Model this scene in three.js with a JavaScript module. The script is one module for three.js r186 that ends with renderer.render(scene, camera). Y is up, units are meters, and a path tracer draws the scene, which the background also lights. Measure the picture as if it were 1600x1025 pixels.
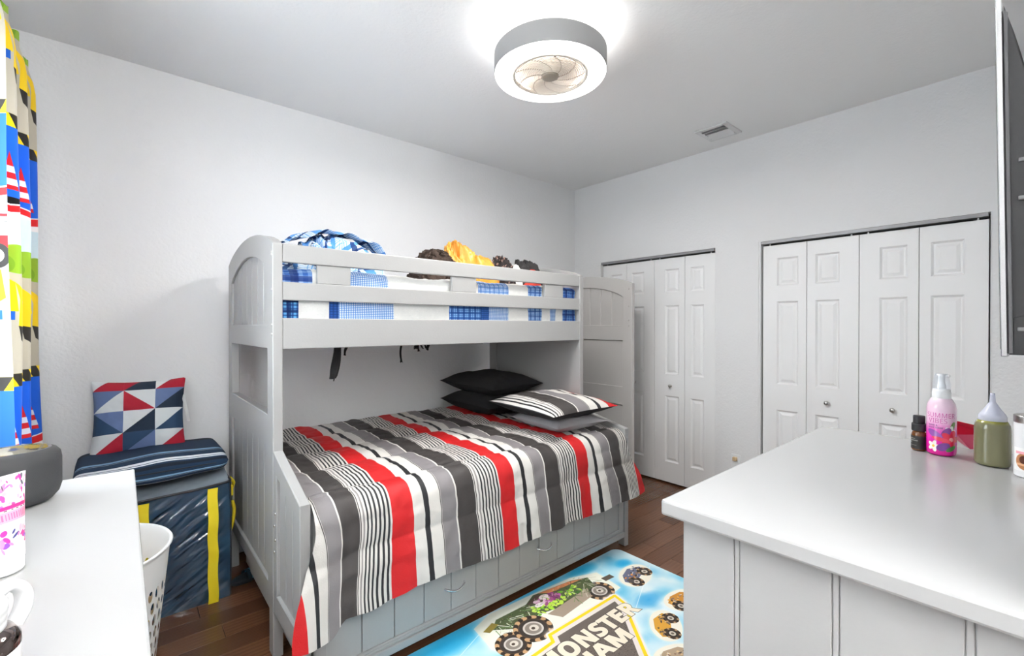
import * as THREE from 'three';
import { RoundedBoxGeometry } from 'three/addons/geometries/RoundedBoxGeometry.js';
import { mergeGeometries, mergeVertices, toCreasedNormals } from 'three/addons/utils/BufferGeometryUtils.js';
import { RectAreaLightUniformsLib } from 'three/addons/lights/RectAreaLightUniformsLib.js';

// ---------------------------------------------------------------- camera, sky, exposure
// Room axes: a = metres towards the closet wall, b = metres towards the bed wall, h = height.
// In three.js terms x = a, y = h, z = -b.
const scene = new THREE.Scene();
const camera = new THREE.PerspectiveCamera(71.49, 1600 / 1025, 0.02, 60);
const CAMH = 1.42, YAW = 49.4 * Math.PI / 180;
camera.position.set(0, CAMH, 0);
camera.lookAt(Math.cos(YAW), CAMH - 3.5 / 712, -Math.sin(YAW));
const renderer = new THREE.WebGLRenderer({ antialias: true });
renderer.toneMapping = THREE.LinearToneMapping;
renderer.toneMappingExposure = 1.17;
renderer.shadowMap.enabled = true;
renderer.shadowMap.type = THREE.PCFSoftShadowMap;
RectAreaLightUniformsLib.init();
scene.background = new THREE.Color().setRGB(0.86, 0.94, 1.0);
scene.backgroundIntensity = 9.0;
const LAMP_DOWN = 100, LAMP_UP = 9, FLASH = 150;

// ---------------------------------------------------------------- room sizes
const WALL_A = 3.70, WALL_B = 3.28, WALL_W = -0.45, WALL_F = -0.08, CEIL = 2.872, NOOK = -1.25, NOOK_A = 0.76;

// ---------------------------------------------------------------- helpers
let seed = 7;
const rnd = () => { seed = (seed * 1664525 + 1013904223) >>> 0; return seed / 4294967296; };
const rr = (lo, hi) => lo + (hi - lo) * rnd();
const clamp = (x, lo = 0, hi = 1) => Math.min(hi, Math.max(lo, x));
const smooth = (e0, e1, x) => { const t = clamp((x - e0) / (e1 - e0)); return t * t * (3 - 2 * t); };
const mix = (p, q, t) => p + (q - p) * t;
const P = (a, b, h) => new THREE.Vector3(a, h, -b);
function hash(x, y, s) { let n = (x * 374761393 + y * 668265263 + s * 974711) | 0; n = Math.imul(n ^ (n >>> 13), 1274126177); return ((n ^ (n >>> 16)) >>> 0) / 4294967296; }
function vnoise(x, y, per, s) {           // value noise, repeats every per cells
  const xi = Math.floor(x), yi = Math.floor(y), fx = x - xi, fy = y - yi, w = (n) => ((n % per) + per) % per;
  const u = fx * fx * (3 - 2 * fx), v = fy * fy * (3 - 2 * fy);
  const A = hash(w(xi), w(yi), s), B = hash(w(xi + 1), w(yi), s), C = hash(w(xi), w(yi + 1), s), D = hash(w(xi + 1), w(yi + 1), s);
  return mix(mix(A, B, u), mix(C, D, u), v);
}
function fbm(x, y, per, s, oct = 4) { let t = 0, k = 0.5, n = 0; for (let i = 0; i < oct; i++) { t += k * vnoise(x, y, per, s + i); n += k; k *= 0.5; x *= 2; y *= 2; per *= 2; } return t / n; }
function dataTex(w, h, fn, srgb, repeat = true) {
  const d = new Uint8Array(w * h * 4);
  for (let j = 0; j < h; j++) for (let i = 0; i < w; i++) { const c = fn(i / w, j / h), k = 4 * (j * w + i); d[k] = c[0]; d[k + 1] = c[1]; d[k + 2] = c[2]; d[k + 3] = 255; }
  const t = new THREE.DataTexture(d, w, h); t.magFilter = THREE.LinearFilter; t.minFilter = THREE.LinearMipmapLinearFilter; t.generateMipmaps = true;
  if (repeat) t.wrapS = t.wrapT = THREE.RepeatWrapping;
  if (srgb) t.colorSpace = THREE.SRGBColorSpace;
  t.needsUpdate = true; return t;
}
const grey = (v) => { v = clamp(v) * 255; return [v, v, v]; };
function canvasTex(w, h, draw, repeat) {
  const c = document.createElement('canvas'); c.width = w; c.height = h; draw(c.getContext('2d'), w, h);
  const t = new THREE.CanvasTexture(c); t.colorSpace = THREE.SRGBColorSpace; t.anisotropy = 8;
  if (repeat) t.wrapS = t.wrapT = THREE.RepeatWrapping;
  return t;
}
const taken = {};
function numbered(n) { taken[n] = (taken[n] ?? -1) + 1; return taken[n] ? n + '_' + String(taken[n]).padStart(3, '0') : n; }
function shade(o) { o.traverse((m) => { if (m.isMesh) { m.castShadow = true; m.receiveShadow = true; } }); return o; }
// uv in metres from the face's main direction
function uvMetres(g) {
  g = g.index ? g.toNonIndexed() : g; g.computeVertexNormals();
  const p = g.attributes.position, n = g.attributes.normal, uv = new Float32Array(p.count * 2);
  for (let i = 0; i < p.count; i += 3) {
    const nx = Math.abs(n.getX(i) + n.getX(i + 1) + n.getX(i + 2)), ny = Math.abs(n.getY(i) + n.getY(i + 1) + n.getY(i + 2)), nz = Math.abs(n.getZ(i) + n.getZ(i + 1) + n.getZ(i + 2));
    for (let k = i; k < i + 3; k++) {
      const x = p.getX(k), y = p.getY(k), z = p.getZ(k);
      const q = ny >= nx && ny >= nz ? [x, z] : nx >= nz ? [z, y] : [x, y];
      uv[2 * k] = q[0]; uv[2 * k + 1] = q[1];
    }
  }
  g.setAttribute('uv', new THREE.BufferAttribute(uv, 2)); return g;
}
// box by its limits in a, b, h; r rounds the edges
function box(a0, a1, b0, b1, h0, h1, r = 0) {
  const w = a1 - a0, d = b1 - b0, y = h1 - h0;
  const g = r ? new RoundedBoxGeometry(w, y, d, 1, Math.min(r, w / 2.02, d / 2.02, y / 2.02)) : new THREE.BoxGeometry(w, y, d);
  g.translate((a0 + a1) / 2, (h0 + h1) / 2, -(b0 + b1) / 2);
  return uvMetres(g);
}
function merge(list) { return mergeGeometries(list.map((g) => { g = g.index ? g.toNonIndexed() : g; for (const k of Object.keys(g.attributes)) if (!['position', 'normal', 'uv'].includes(k)) g.deleteAttribute(k); return g; })); }
// grid surface from f(u, v) -> [x, y, z]; uv from q(u, v)
function grid(nu, nv, f, q, closed) {
  const pos = [], uv = [], idx = [];
  for (let j = 0; j <= nv; j++) for (let i = 0; i <= nu; i++) { const u = i / nu, v = j / nv; pos.push(...f(u, v)); uv.push(...(q ? q(u, v) : [u, v])); }
  for (let j = 0; j < nv; j++) for (let i = 0; i < nu; i++) { const a = j * (nu + 1) + i, b = a + 1, c = a + nu + 1, d = c + 1; idx.push(a, b, d, a, d, c); }
  const g = new THREE.BufferGeometry(); g.setAttribute('position', new THREE.Float32BufferAttribute(pos, 3)); g.setAttribute('uv', new THREE.Float32BufferAttribute(uv, 2)); g.setIndex(idx); g.computeVertexNormals();
  return g;
}
function lathe(pts, seg = 40) { return new THREE.LatheGeometry(pts.map(([r, y]) => new THREE.Vector2(Math.max(r, 1e-4), y)), seg); }
function tube(points, r, seg = 24, rad = 8, closed = false) { return new THREE.TubeGeometry(new THREE.CatmullRomCurve3(points, closed), seg, r, rad, closed); }
// outline given as [b, h] pairs, extruded from a0 to a1 (holes: more outlines)
function slabA(outline, a0, a1, holes = [], bevel = 0.0025) {
  const mk = (o, K) => { const s = new K(); o.forEach(([b, h], i) => (i ? s.lineTo(b, h) : s.moveTo(b, h))); s.closePath(); return s; };
  const s = mk(outline, THREE.Shape); holes.forEach((o) => s.holes.push(mk(o, THREE.Path)));
  const g = new THREE.ExtrudeGeometry(s, { depth: a1 - a0 - 2 * bevel, bevelEnabled: bevel > 0, bevelThickness: bevel, bevelSize: bevel, bevelOffset: -bevel, bevelSegments: 1, curveSegments: 12 });
  const p = g.attributes.position;
  for (let i = 0; i < p.count; i++) { const b = p.getX(i), h = p.getY(i), d = p.getZ(i); p.setXYZ(i, a1 - bevel - d, h, -b); }
  return uvMetres(g);
}
function slabB(outline, b0, b1, holes = [], bevel = 0.002) {   // outline given as [a, h], extruded from b0 to b1
  const mk = (o, K) => { const s = new K(); o.forEach(([a, h], i) => (i ? s.lineTo(a, h) : s.moveTo(a, h))); s.closePath(); return s; };
  const s = mk(outline, THREE.Shape); holes.forEach((o) => s.holes.push(mk(o, THREE.Path)));
  const g = new THREE.ExtrudeGeometry(s, { depth: b1 - b0 - 2 * bevel, bevelEnabled: bevel > 0, bevelThickness: bevel, bevelSize: bevel, bevelOffset: -bevel, bevelSegments: 1 });
  g.translate(0, 0, -b1 + bevel); return uvMetres(g);
}
// things and parts: geometry is given in room coordinates, the thing's group stands at its base
function thing(name, label, category, at = [0, 0, 0], group) {
  const o = new THREE.Group(); o.name = numbered(name); o.position.copy(P(...at)); o.userData = { label, category }; if (group) o.userData.group = group; scene.add(o); return o;
}
function part(name, geo, mat, parent, label) {
  const list = Array.isArray(geo) ? geo : [geo];
  const g = list.length > 1 ? merge(list) : list[0];
  const m = new THREE.Mesh(g, mat); m.name = name; m.castShadow = m.receiveShadow = true; if (label) m.userData.label = label;
  let top = parent; while (top.parent && top.parent !== scene) top = top.parent;
  if (!parent.userData.local) g.translate(-top.position.x, -top.position.y, -top.position.z);
  else m.userData.local = true;
  parent.add(m); return m;
}
function single(name, geo, mat, label, category, group) {
  const list = Array.isArray(geo) ? geo : [geo], g = list.length > 1 ? merge(list) : list[0];
  g.computeBoundingBox(); const c = g.boundingBox.getCenter(new THREE.Vector3()); c.y = g.boundingBox.min.y; g.translate(-c.x, -c.y, -c.z);
  const m = new THREE.Mesh(g, mat); m.name = numbered(name); m.position.copy(c); m.castShadow = m.receiveShadow = true;
  m.userData = { label, category }; if (group) m.userData.group = group; scene.add(m); return m;
}
function struct(name, geo, mat, label, category) {
  const m = new THREE.Mesh(Array.isArray(geo) ? merge(geo) : geo, mat); m.name = name; m.castShadow = m.receiveShadow = true; m.userData = { kind: 'structure', label, category }; scene.add(m); return m;
}
function local(g) { g.userData.local = true; return g; }
const rgb = (r, g, b) => new THREE.Color().setRGB(r, g, b);
const std = (o) => new THREE.MeshStandardMaterial(o);
const phys = (o) => new THREE.MeshPhysicalMaterial(o);

// ---------------------------------------------------------------- surface materials
const peel = dataTex(512, 512, (u, v) => grey(0.5 * fbm(u * 40, v * 40, 40, 3, 3) + 0.5 * fbm(u * 12, v * 12, 12, 9, 3)), false); peel.repeat.set(2.2, 2.2);
const fineGrain = dataTex(256, 256, (u, v) => grey(fbm(u * 24, v * 24, 24, 31, 4)), false); fineGrain.repeat.set(6, 6);
const weave = dataTex(128, 128, (u, v) => { const x = Math.sin(u * Math.PI * 32), y = Math.sin(v * Math.PI * 32); return grey(0.5 + 0.25 * x * y + 0.25 * (hash(u * 128 | 0, v * 128 | 0, 5) - 0.5)); }, false); weave.repeat.set(12, 12);
const M = {
  wall: std({ color: rgb(0.82, 0.822, 0.826), roughness: 0.78, bumpMap: peel, bumpScale: 0.0022 }),
  ceiling: std({ color: rgb(0.89, 0.89, 0.885), roughness: 0.92, bumpMap: peel, bumpScale: 0.0016 }),
  white: std({ color: rgb(0.90, 0.90, 0.90), roughness: 0.42 }),
  trim: std({ color: rgb(0.82, 0.82, 0.82), roughness: 0.4 }),
  dark: std({ color: rgb(0.03, 0.03, 0.032), roughness: 0.9 }),
  bed: std({ color: rgb(0.35, 0.35, 0.345), roughness: 0.36, bumpMap: fineGrain, bumpScale: 0.00025 }),
  spare: std({ color: rgb(0.55, 0.535, 0.52), roughness: 0.4, bumpMap: fineGrain, bumpScale: 0.00025 }),  // same paint as the bed, lightened and warmed to carry the light falling there
  chrome: std({ color: rgb(0.78, 0.78, 0.79), roughness: 0.16, metalness: 1 }),
  nickel: std({ color: rgb(0.52, 0.50, 0.48), roughness: 0.28, metalness: 1 }),
  black: std({ color: rgb(0.018, 0.018, 0.02), roughness: 0.45 }),
  blackCloth: std({ color: rgb(0.006, 0.006, 0.007), roughness: 0.95, bumpMap: weave, bumpScale: 0.0006 }),
  whitePlastic: std({ color: rgb(0.84, 0.85, 0.86), roughness: 0.35 }),
};

// ---------------------------------------------------------------- the room
{ // floor: dark stained planks running towards the closet wall
  const floor = new THREE.Group(); floor.name = 'floor'; floor.userData = { kind: 'structure', label: 'dark glossy hardwood plank floor', category: 'floor' }; scene.add(floor);
  part('subfloor', box(WALL_W - 0.1, WALL_A + 0.75, NOOK - 0.1, WALL_B + 0.1, -0.12, -0.0125), M.dark, floor);
  const tones = [[0.14, 0.056, 0.025], [0.17, 0.070, 0.032], [0.12, 0.048, 0.022], [0.20, 0.084, 0.039]];
  const mats = tones.map((c, k) => {
    const t = dataTex(512, 128, (u, v) => {
      const g = fbm(u * 4, v * 24, 4, 40 + k * 7, 4), f = fbm(u * 16, v * 96, 16, 60 + k, 2), s = 0.62 + 0.62 * g + 0.22 * (f - 0.5);
      const e = (x) => 255 * Math.pow(clamp(x * s), 1 / 2.2); return [e(c[0]), e(c[1]), e(c[2])];
    }, true);
    t.repeat.set(0.9, 7);
    return std({ map: t, roughness: 0.26, bumpMap: t, bumpScale: 0.0004 });
  });
  const W = 0.1185;
  for (let j = 0, b = NOOK; b < WALL_B; j++, b = NOOK + j * W) {
    let a = WALL_W - rr(0.1, 1.0);
    while (a < WALL_A + 0.1) {
      const L = rr(0.85, 1.35), a0 = Math.max(a, WALL_W), a1 = Math.min(a + L, WALL_A + 0.08), b1 = Math.min(b + W, WALL_B);
      const inNook = b < WALL_F;
      const a1n = inNook ? Math.min(a1, NOOK_A) : a1;
      if (a1n - a0 > 0.02 && b1 - b > 0.01) part('plank', box(a0 + 0.001, a1n - 0.001, b + 0.001, b1 - 0.001, -0.0125, 0, 0.0015), mats[Math.floor(rnd() * 4)], floor);
      a += L;
    }
  }
}
const VENT = { a0: 3.258, a1: 3.518, b0: 1.468, b1: 1.705, f: 0.035 };
struct('ceiling', [box(WALL_W - 0.12, VENT.a0 + VENT.f, NOOK - 0.12, WALL_B + 0.12, CEIL, CEIL + 0.12), box(VENT.a1 - VENT.f, WALL_A + 0.8, NOOK - 0.12, WALL_B + 0.12, CEIL, CEIL + 0.12), box(VENT.a0 + VENT.f, VENT.a1 - VENT.f, NOOK - 0.12, VENT.b0 + VENT.f, CEIL, CEIL + 0.12), box(VENT.a0 + VENT.f, VENT.a1 - VENT.f, VENT.b1 - VENT.f, WALL_B + 0.12, CEIL, CEIL + 0.12)], M.ceiling, 'pale grey lightly textured ceiling', 'ceiling');
struct('wall_back', box(WALL_W - 0.12, WALL_A + 0.8, WALL_B, WALL_B + 0.12, -0.01, CEIL), M.wall, 'light grey textured wall behind the bunk bed', 'wall');
// closet wall with two door openings
const DOORS = [{ b0: 1.752, b1: 2.944, cuts: [2.944, 2.635, 2.333, 2.035, 1.752], knobs: [2.539, 2.166] }, { b0: 0.191, b1: 1.42, cuts: [1.42, 1.105, 0.80, 0.50, 0.191], knobs: [0.978, 0.623] }];
const HEAD = 2.06;
struct('wall_closet', [
  box(WALL_A, WALL_A + 0.12, 2.944, WALL_B, -0.01, CEIL), box(WALL_A, WALL_A + 0.12, 1.42, 1.752, -0.01, CEIL), box(WALL_A, WALL_A + 0.12, WALL_F, 0.191, -0.01, CEIL),
  box(WALL_A, WALL_A + 0.12, 1.752, 2.944, HEAD, CEIL), box(WALL_A, WALL_A + 0.12, 0.191, 1.42, HEAD, CEIL)], M.wall, 'light grey wall holding the two closets', 'wall');
struct('wall_closet_inside', [box(WALL_A + 0.68, WALL_A + 0.8, WALL_F - 0.12, WALL_B, -0.01, CEIL), box(WALL_A + 0.12, WALL_A + 0.68, 1.53, 1.64, -0.01, CEIL)], M.wall, 'grey wall inside the closets', 'wall');
struct('wall_front', box(NOOK_A, WALL_A + 0.8, WALL_F - 0.12, WALL_F, -0.01, CEIL), M.wall, 'light grey wall carrying the television', 'wall');
struct('wall_entry', [box(NOOK_A, NOOK_A + 0.12, NOOK, WALL_F - 0.12, -0.01, CEIL), box(WALL_W - 0.12, NOOK_A + 0.12, NOOK - 0.12, NOOK, -0.01, CEIL)], M.wall, 'light grey wall round the entry nook', 'wall');
const WIN = { b0: 1.30, b1: 2.62, h0: 1.0, h1: 2.3 };
struct('wall_window', [
  box(WALL_W - 0.12, WALL_W, NOOK, WIN.b0, -0.01, CEIL), box(WALL_W - 0.12, WALL_W, WIN.b1, WALL_B, -0.01, CEIL),
  box(WALL_W - 0.12, WALL_W, WIN.b0, WIN.b1, -0.01, WIN.h0), box(WALL_W - 0.12, WALL_W, WIN.b0, WIN.b1, WIN.h1, CEIL)], M.wall, 'light grey wall with the curtained window', 'wall');
{ // window frame and panes
  const a0 = WALL_W - 0.085, a1 = WALL_W - 0.035, mid = (WIN.b0 + WIN.b1) / 2;
  const w = struct('window_1', [
    box(a0, a1, WIN.b0, WIN.b0 + 0.05, WIN.h0, WIN.h1), box(a0, a1, WIN.b1 - 0.05, WIN.b1, WIN.h0, WIN.h1), box(a0, a1, WIN.b0, WIN.b1, WIN.h0, WIN.h0 + 0.05),
    box(a0, a1, WIN.b0, WIN.b1, WIN.h1 - 0.05, WIN.h1), box(a0, a1, mid - 0.025, mid + 0.025, WIN.h0, WIN.h1)], M.trim, 'white framed window behind the printed curtain', 'window');
  const glass = phys({ color: rgb(1, 1, 1), roughness: 0, transmission: 1, thickness: 0, ior: 1.5 });
  part('pane', box(a0 + 0.02, a0 + 0.026, WIN.b0 + 0.05, mid - 0.025, WIN.h0 + 0.05, WIN.h1 - 0.05), glass, w);
  part('pane', box(a0 + 0.02, a0 + 0.026, mid + 0.025, WIN.b1 - 0.05, WIN.h0 + 0.05, WIN.h1 - 0.05), glass, w);
  part('window_sill', box(WALL_W - 0.1, WALL_W + 0.03, WIN.b0 - 0.03, WIN.b1 + 0.03, WIN.h0 - 0.02, WIN.h0), M.trim, w);
}
// baseboards
const bb = (g, name, label) => struct(name, g, M.trim, label, 'baseboard');
bb(box(WALL_W, WALL_A, WALL_B - 0.013, WALL_B, 0, 0.085, 0.004), 'baseboard_back', 'white baseboard below the bed wall');
bb([box(WALL_A - 0.013, WALL_A, 2.946, WALL_B - 0.013, 0, 0.085, 0.004), box(WALL_A - 0.013, WALL_A, 1.422, 1.75, 0, 0.085, 0.004), box(WALL_A - 0.013, WALL_A, WALL_F, 0.189, 0, 0.085, 0.004)], 'baseboard_closet', 'white baseboard beside the closet doors');
bb(box(WALL_W, WALL_W + 0.013, NOOK, WALL_B - 0.013, 0, 0.085, 0.004), 'baseboard_window', 'white baseboard below the window');
bb(box(NOOK_A, WALL_A - 0.013, WALL_F, WALL_F + 0.013, 0, 0.085, 0.004), 'baseboard_front', 'white baseboard below the television wall');

// bifold closet doors
function raised(w, y, d = 0.011) {        // moulded raised panel filling an opening w x y; face towards -a
  const rings = [[0, 0], [0.010, d], [0.017, d], [0.036, 0.003], [0.036, 0.003]];
  const pos = [], idx = [];
  rings.forEach(([i, dep], k) => { if (k === 4) return; for (const [sb, sh] of [[-1, -1], [1, -1], [1, 1], [-1, 1]]) pos.push(dep, sh * (y / 2 - i), -sb * (w / 2 - i)); });
  for (let k = 0; k < 3; k++) for (let e = 0; e < 4; e++) { const A = 4 * k + e, B = 4 * k + (e + 1) % 4, C = A + 4, D = B + 4; idx.push(A, D, B, A, C, D); }
  idx.push(12, 14, 13, 12, 15, 14);
  const g = new THREE.BufferGeometry(); g.setAttribute('position', new THREE.Float32BufferAttribute(pos, 3)); g.setIndex(idx);
  return uvMetres(g);
}
const doorWords = ['white bifold closet doors next to the bunk bed', 'white bifold closet doors beyond the pale chest of drawers'];
DOORS.forEach((D, di) => {
  const d = new THREE.Group(); d.name = 'door_' + (di + 1); d.userData = { kind: 'structure', label: doorWords[di], category: 'closet door' }; scene.add(d);
  // lining of the opening and the track
  part('jamb', [box(WALL_A + 0.001, WALL_A + 0.118, D.b1 - 0.014, D.b1 - 0.001, 0, HEAD - 0.001), box(WALL_A + 0.001, WALL_A + 0.118, D.b0 + 0.001, D.b0 + 0.004, 0, HEAD - 0.001)], M.wall, d);
  part('track', [box(WALL_A + 0.004, WALL_A + 0.10, D.b0 + 0.014, D.b1 - 0.014, HEAD - 0.022, HEAD - 0.001)], std({ color: rgb(0.33, 0.33, 0.34), roughness: 0.5, metalness: 0.5 }), d, 'grey metal door track');
  const F = WALL_A + 0.026, T = 0.034, H0 = 0.016, H1 = 2.024;
  for (let k = 0; k < 4; k++) {
    const bl = D.cuts[k] - (k === 0 ? 0.023 : 0.0015), br = D.cuts[k + 1] + (k === 3 ? 0.012 : 0.0015), wide = 0.108 - (k === 0 || k === 3 ? 0.010 : 0), thin = 0.054;
    const pl = bl - (k % 2 === 0 ? wide : thin), pr = br + (k % 2 === 0 ? thin : wide);
    const open = [[0.20, 0.79], [0.985, 1.60], [1.72, 1.925]];
    const leaf = part('leaf', slabA([[br, H0], [bl, H0], [bl, H1], [br, H1]], F, F + T, open.map(([y0, y1]) => [[pr, y0], [pr, y1], [pl, y1], [pl, y0]]), 0.0015), M.white, d);
    for (const [y0, y1] of open) { const g = raised(pl - pr, y1 - y0); g.translate(F + 0.0015, (y0 + y1) / 2, -(pl + pr) / 2); part('raised_panel', g, M.white, leaf); }
    part('pivot_pin', [box(F + 0.012, F + 0.02, (k % 2 ? br + 0.04 : bl - 0.048), (k % 2 ? br + 0.048 : bl - 0.04), H1, HEAD - 0.02)], M.white, leaf);
    if (k === 1 || k === 2) {
      const kb = D.knobs[k - 1];
      const g = lathe([[0, 0.031], [0.009, 0.030], [0.0145, 0.024], [0.015, 0.019], [0.010, 0.013], [0.0065, 0.008], [0.007, 0.002], [0.011, 0]], 20); g.rotateZ(Math.PI / 2); g.translate(F, 0.883, -kb);
      part('knob', g, M.nickel, leaf, 'small round satin nickel knob');
    }
  }
});
{ // plain door at the end of the entry nook, behind the viewer
  const d = struct('door_3', box(-0.36, 0.46, NOOK + 0.001, NOOK + 0.04, 0.008, 2.04, 0.003), M.white, 'white entry door in the nook', 'door');
  const g = lathe([[0, 0.06], [0.02, 0.058], [0.028, 0.045], [0.02, 0.03], [0.011, 0.02], [0.011, 0.006], [0.028, 0.004], [0.03, 0]], 20); g.rotateX(-Math.PI / 2); g.translate(0.39, 0.95, -(NOOK + 0.04)); g.scale(1, 1, 1);
  part('door_knob', g, M.nickel, d);
  struct('trim_1', [box(-0.43, -0.36, NOOK, NOOK + 0.018, 0, 2.11), box(0.46, 0.53, NOOK, NOOK + 0.018, 0, 2.11), box(-0.36, 0.46, NOOK, NOOK + 0.018, 2.042, 2.11)], M.trim, 'white casing round the entry door', 'trim');
}

// ---------------------------------------------------------------- ceiling fan lamp
{
  const C = [1.62, 1.60], y0 = 2.66, y1 = 2.765, R = 0.277;
  const lamp = thing('ceiling_fan_lamp', 'round white drum ceiling fan with glowing ring light and round grille', 'ceiling lamp', [C[0], C[1], y0]); local(lamp);
  const drumMat = std({ color: rgb(0.30, 0.30, 0.30), roughness: 0.45 });  // greyer than the white drum: its backlit shade is put into the colour
  const ivory = std({ color: rgb(0.80, 0.74, 0.66), roughness: 0.45 });
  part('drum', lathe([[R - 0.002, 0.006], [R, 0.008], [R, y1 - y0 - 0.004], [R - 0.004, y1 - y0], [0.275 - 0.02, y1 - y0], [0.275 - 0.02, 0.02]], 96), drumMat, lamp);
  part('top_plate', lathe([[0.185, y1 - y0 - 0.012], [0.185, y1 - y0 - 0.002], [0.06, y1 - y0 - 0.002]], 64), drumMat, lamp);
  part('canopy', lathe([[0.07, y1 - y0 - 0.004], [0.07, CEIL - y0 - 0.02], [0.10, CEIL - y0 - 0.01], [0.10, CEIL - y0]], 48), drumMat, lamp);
  const glow = std({ color: rgb(0.9, 0.9, 0.9), emissive: rgb(1, 0.975, 0.93), emissiveIntensity: 3.2, roughness: 0.6 });
  part('glow_ring', lathe([[0.186, 0.010], [0.190, 0.002], [0.20, -0.002], [0.264, -0.002], [0.272, 0.001], [0.2745, 0.006]], 96), glow, lamp, 'glowing white light ring');
  const glowUp = std({ color: rgb(0.9, 0.9, 0.9), emissive: rgb(1, 0.985, 0.96), emissiveIntensity: 2.2, roughness: 0.6 });
  part('upper_glow_ring', lathe([[0.252, y1 - y0 - 0.004], [0.19, y1 - y0 - 0.004]], 96), glowUp, lamp);
  part('rim', [lathe([[0.188, 0.012], [0.187, -0.002], [0.182, -0.005], [0.175, -0.003], [0.172, 0.006]], 96)], ivory, lamp, 'ivory rim round the fan grille');
  // grille: fine rings and curved spokes
  const rings = []; for (let k = 0; k < 14; k++) { const r = 0.050 + k * 0.0090, g = new THREE.TorusGeometry(r, 0.0023, 5, 64); g.rotateX(Math.PI / 2); g.translate(0, 0.002 - 0.008 * (1 - r / 0.175), 0); rings.push(g); }
  part('grille_rings', rings, ivory, lamp);
  for (let k = 0; k < 9; k++) {
    const pts = []; for (let i = 0; i <= 8; i++) { const r = 0.042 + i / 8 * 0.132, t = k / 9 * 2 * Math.PI + 0.9 * (i / 8); pts.push(new THREE.Vector3(r * Math.cos(t), 0.0035 - 0.008 * (1 - r / 0.175), r * Math.sin(t))); }
    part('grille_spoke', tube(pts, 0.0026, 16, 5), std({ color: rgb(0.34, 0.27, 0.22), roughness: 0.5 }), lamp);
  }
  part('hub', lathe([[0, -0.011], [0.034, -0.010], [0.042, -0.006], [0.043, 0.006], [0, 0.006]], 40), std({ color: rgb(0.30, 0.26, 0.21), roughness: 0.4 }), lamp, 'taupe round hub cap');
  const blade = std({ color: rgb(0.74, 0.71, 0.68), roughness: 0.4 });
  for (let k = 0; k < 5; k++) {
    const t0 = k / 5 * 2 * Math.PI;
    part('fan_blade', grid(10, 6, (u, v) => { const r = 0.035 + u * 0.132, t = t0 + (v - 0.5) * (0.75) + 0.5 * u; return [r * Math.cos(t), 0.032 + 0.020 * (v - 0.5), r * Math.sin(t)]; }), blade, lamp);
  }
  part('inner_pan', lathe([[0.186, 0.012], [0.184, 0.060], [0.02, 0.064]], 64), std({ color: rgb(0.85, 0.80, 0.76), roughness: 0.6 }), lamp);
  part('inner_glow', lathe([[0.184, 0.0125], [0.170, 0.0125]], 96), std({ color: rgb(0.9, 0.9, 0.9), emissive: rgb(1, 0.93, 0.86), emissiveIntensity: 9, roughness: 0.6 }), lamp);  // unseen upward glow, added to brighten the pan and grille
  // the light of the ring, downwards and into the gap below the ceiling
  const N = 12, rm = 0.226, w = 2 * Math.PI * rm / N;
  for (let k = 0; k < N; k++) {
    const t = (k + 0.5) / N * 2 * Math.PI, x = C[0] + rm * Math.cos(t), z = -C[1] + rm * Math.sin(t);
    const l = new THREE.RectAreaLight(new THREE.Color(1, 0.975, 0.94), LAMP_DOWN, w * 0.96, 0.07); l.position.set(x, y0 - 0.006, z);
    l.up.set(Math.cos(t), 0, Math.sin(t)); l.lookAt(x, y0 - 1, z); l.name = 'ring_light'; scene.add(l);
    const q = new THREE.RectAreaLight(new THREE.Color(1, 0.98, 0.95), LAMP_UP, w * 0.9, 0.055); q.position.set(x, y1 + 0.002, z);
    q.up.set(Math.cos(t), 0, Math.sin(t)); q.lookAt(x, y1 + 1, z); q.name = 'upper_ring_light'; scene.add(q);
  }
}
{ // air vent in the ceiling
  const v = thing('ceiling_vent', 'small white louvred air vent in the ceiling', 'vent', [3.39, 1.585, CEIL - 0.02]);
  const { a0, a1, b0, b1, f } = VENT, y = CEIL - 0.012;
  const vm = std({ color: rgb(0.72, 0.72, 0.72), roughness: 0.5 });
  part('frame', [box(a0, a1, b0, b0 + f, y, CEIL, 0.003), box(a0, a1, b1 - f, b1, y, CEIL, 0.003), box(a0, a0 + f, b0 + f, b1 - f, y, CEIL, 0.003), box(a1 - f, a1, b0 + f, b1 - f, y, CEIL, 0.003)], vm, v);
  const d0 = CEIL + 0.12, d1 = CEIL + 0.5;
  part('duct', [box(a0 + f - 0.02, a0 + f, b0 + f - 0.02, b1 - f + 0.02, d0, d1), box(a1 - f, a1 - f + 0.02, b0 + f - 0.02, b1 - f + 0.02, d0, d1), box(a0 + f, a1 - f, b0 + f - 0.02, b0 + f, d0, d1), box(a0 + f, a1 - f, b1 - f, b1 - f + 0.02, d0, d1), box(a0 + f, a1 - f, b0 + f, b1 - f, d1 - 0.02, d1)], std({ color: rgb(0.42, 0.42, 0.43), roughness: 0.55, metalness: 0.6 }), v, 'sheet metal duct');
  for (let k = 0; k < 4; k++) {
    const g = new THREE.BoxGeometry(0.036, 0.002, b1 - b0 - 2 * f); g.rotateZ(k < 2 ? 0.55 : -0.55); g.translate(a0 + f + 0.026 + k * 0.046, CEIL - 0.012, -(b0 + b1) / 2);
    part('louvre', uvMetres(g), vm, v);
  }
}

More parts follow.
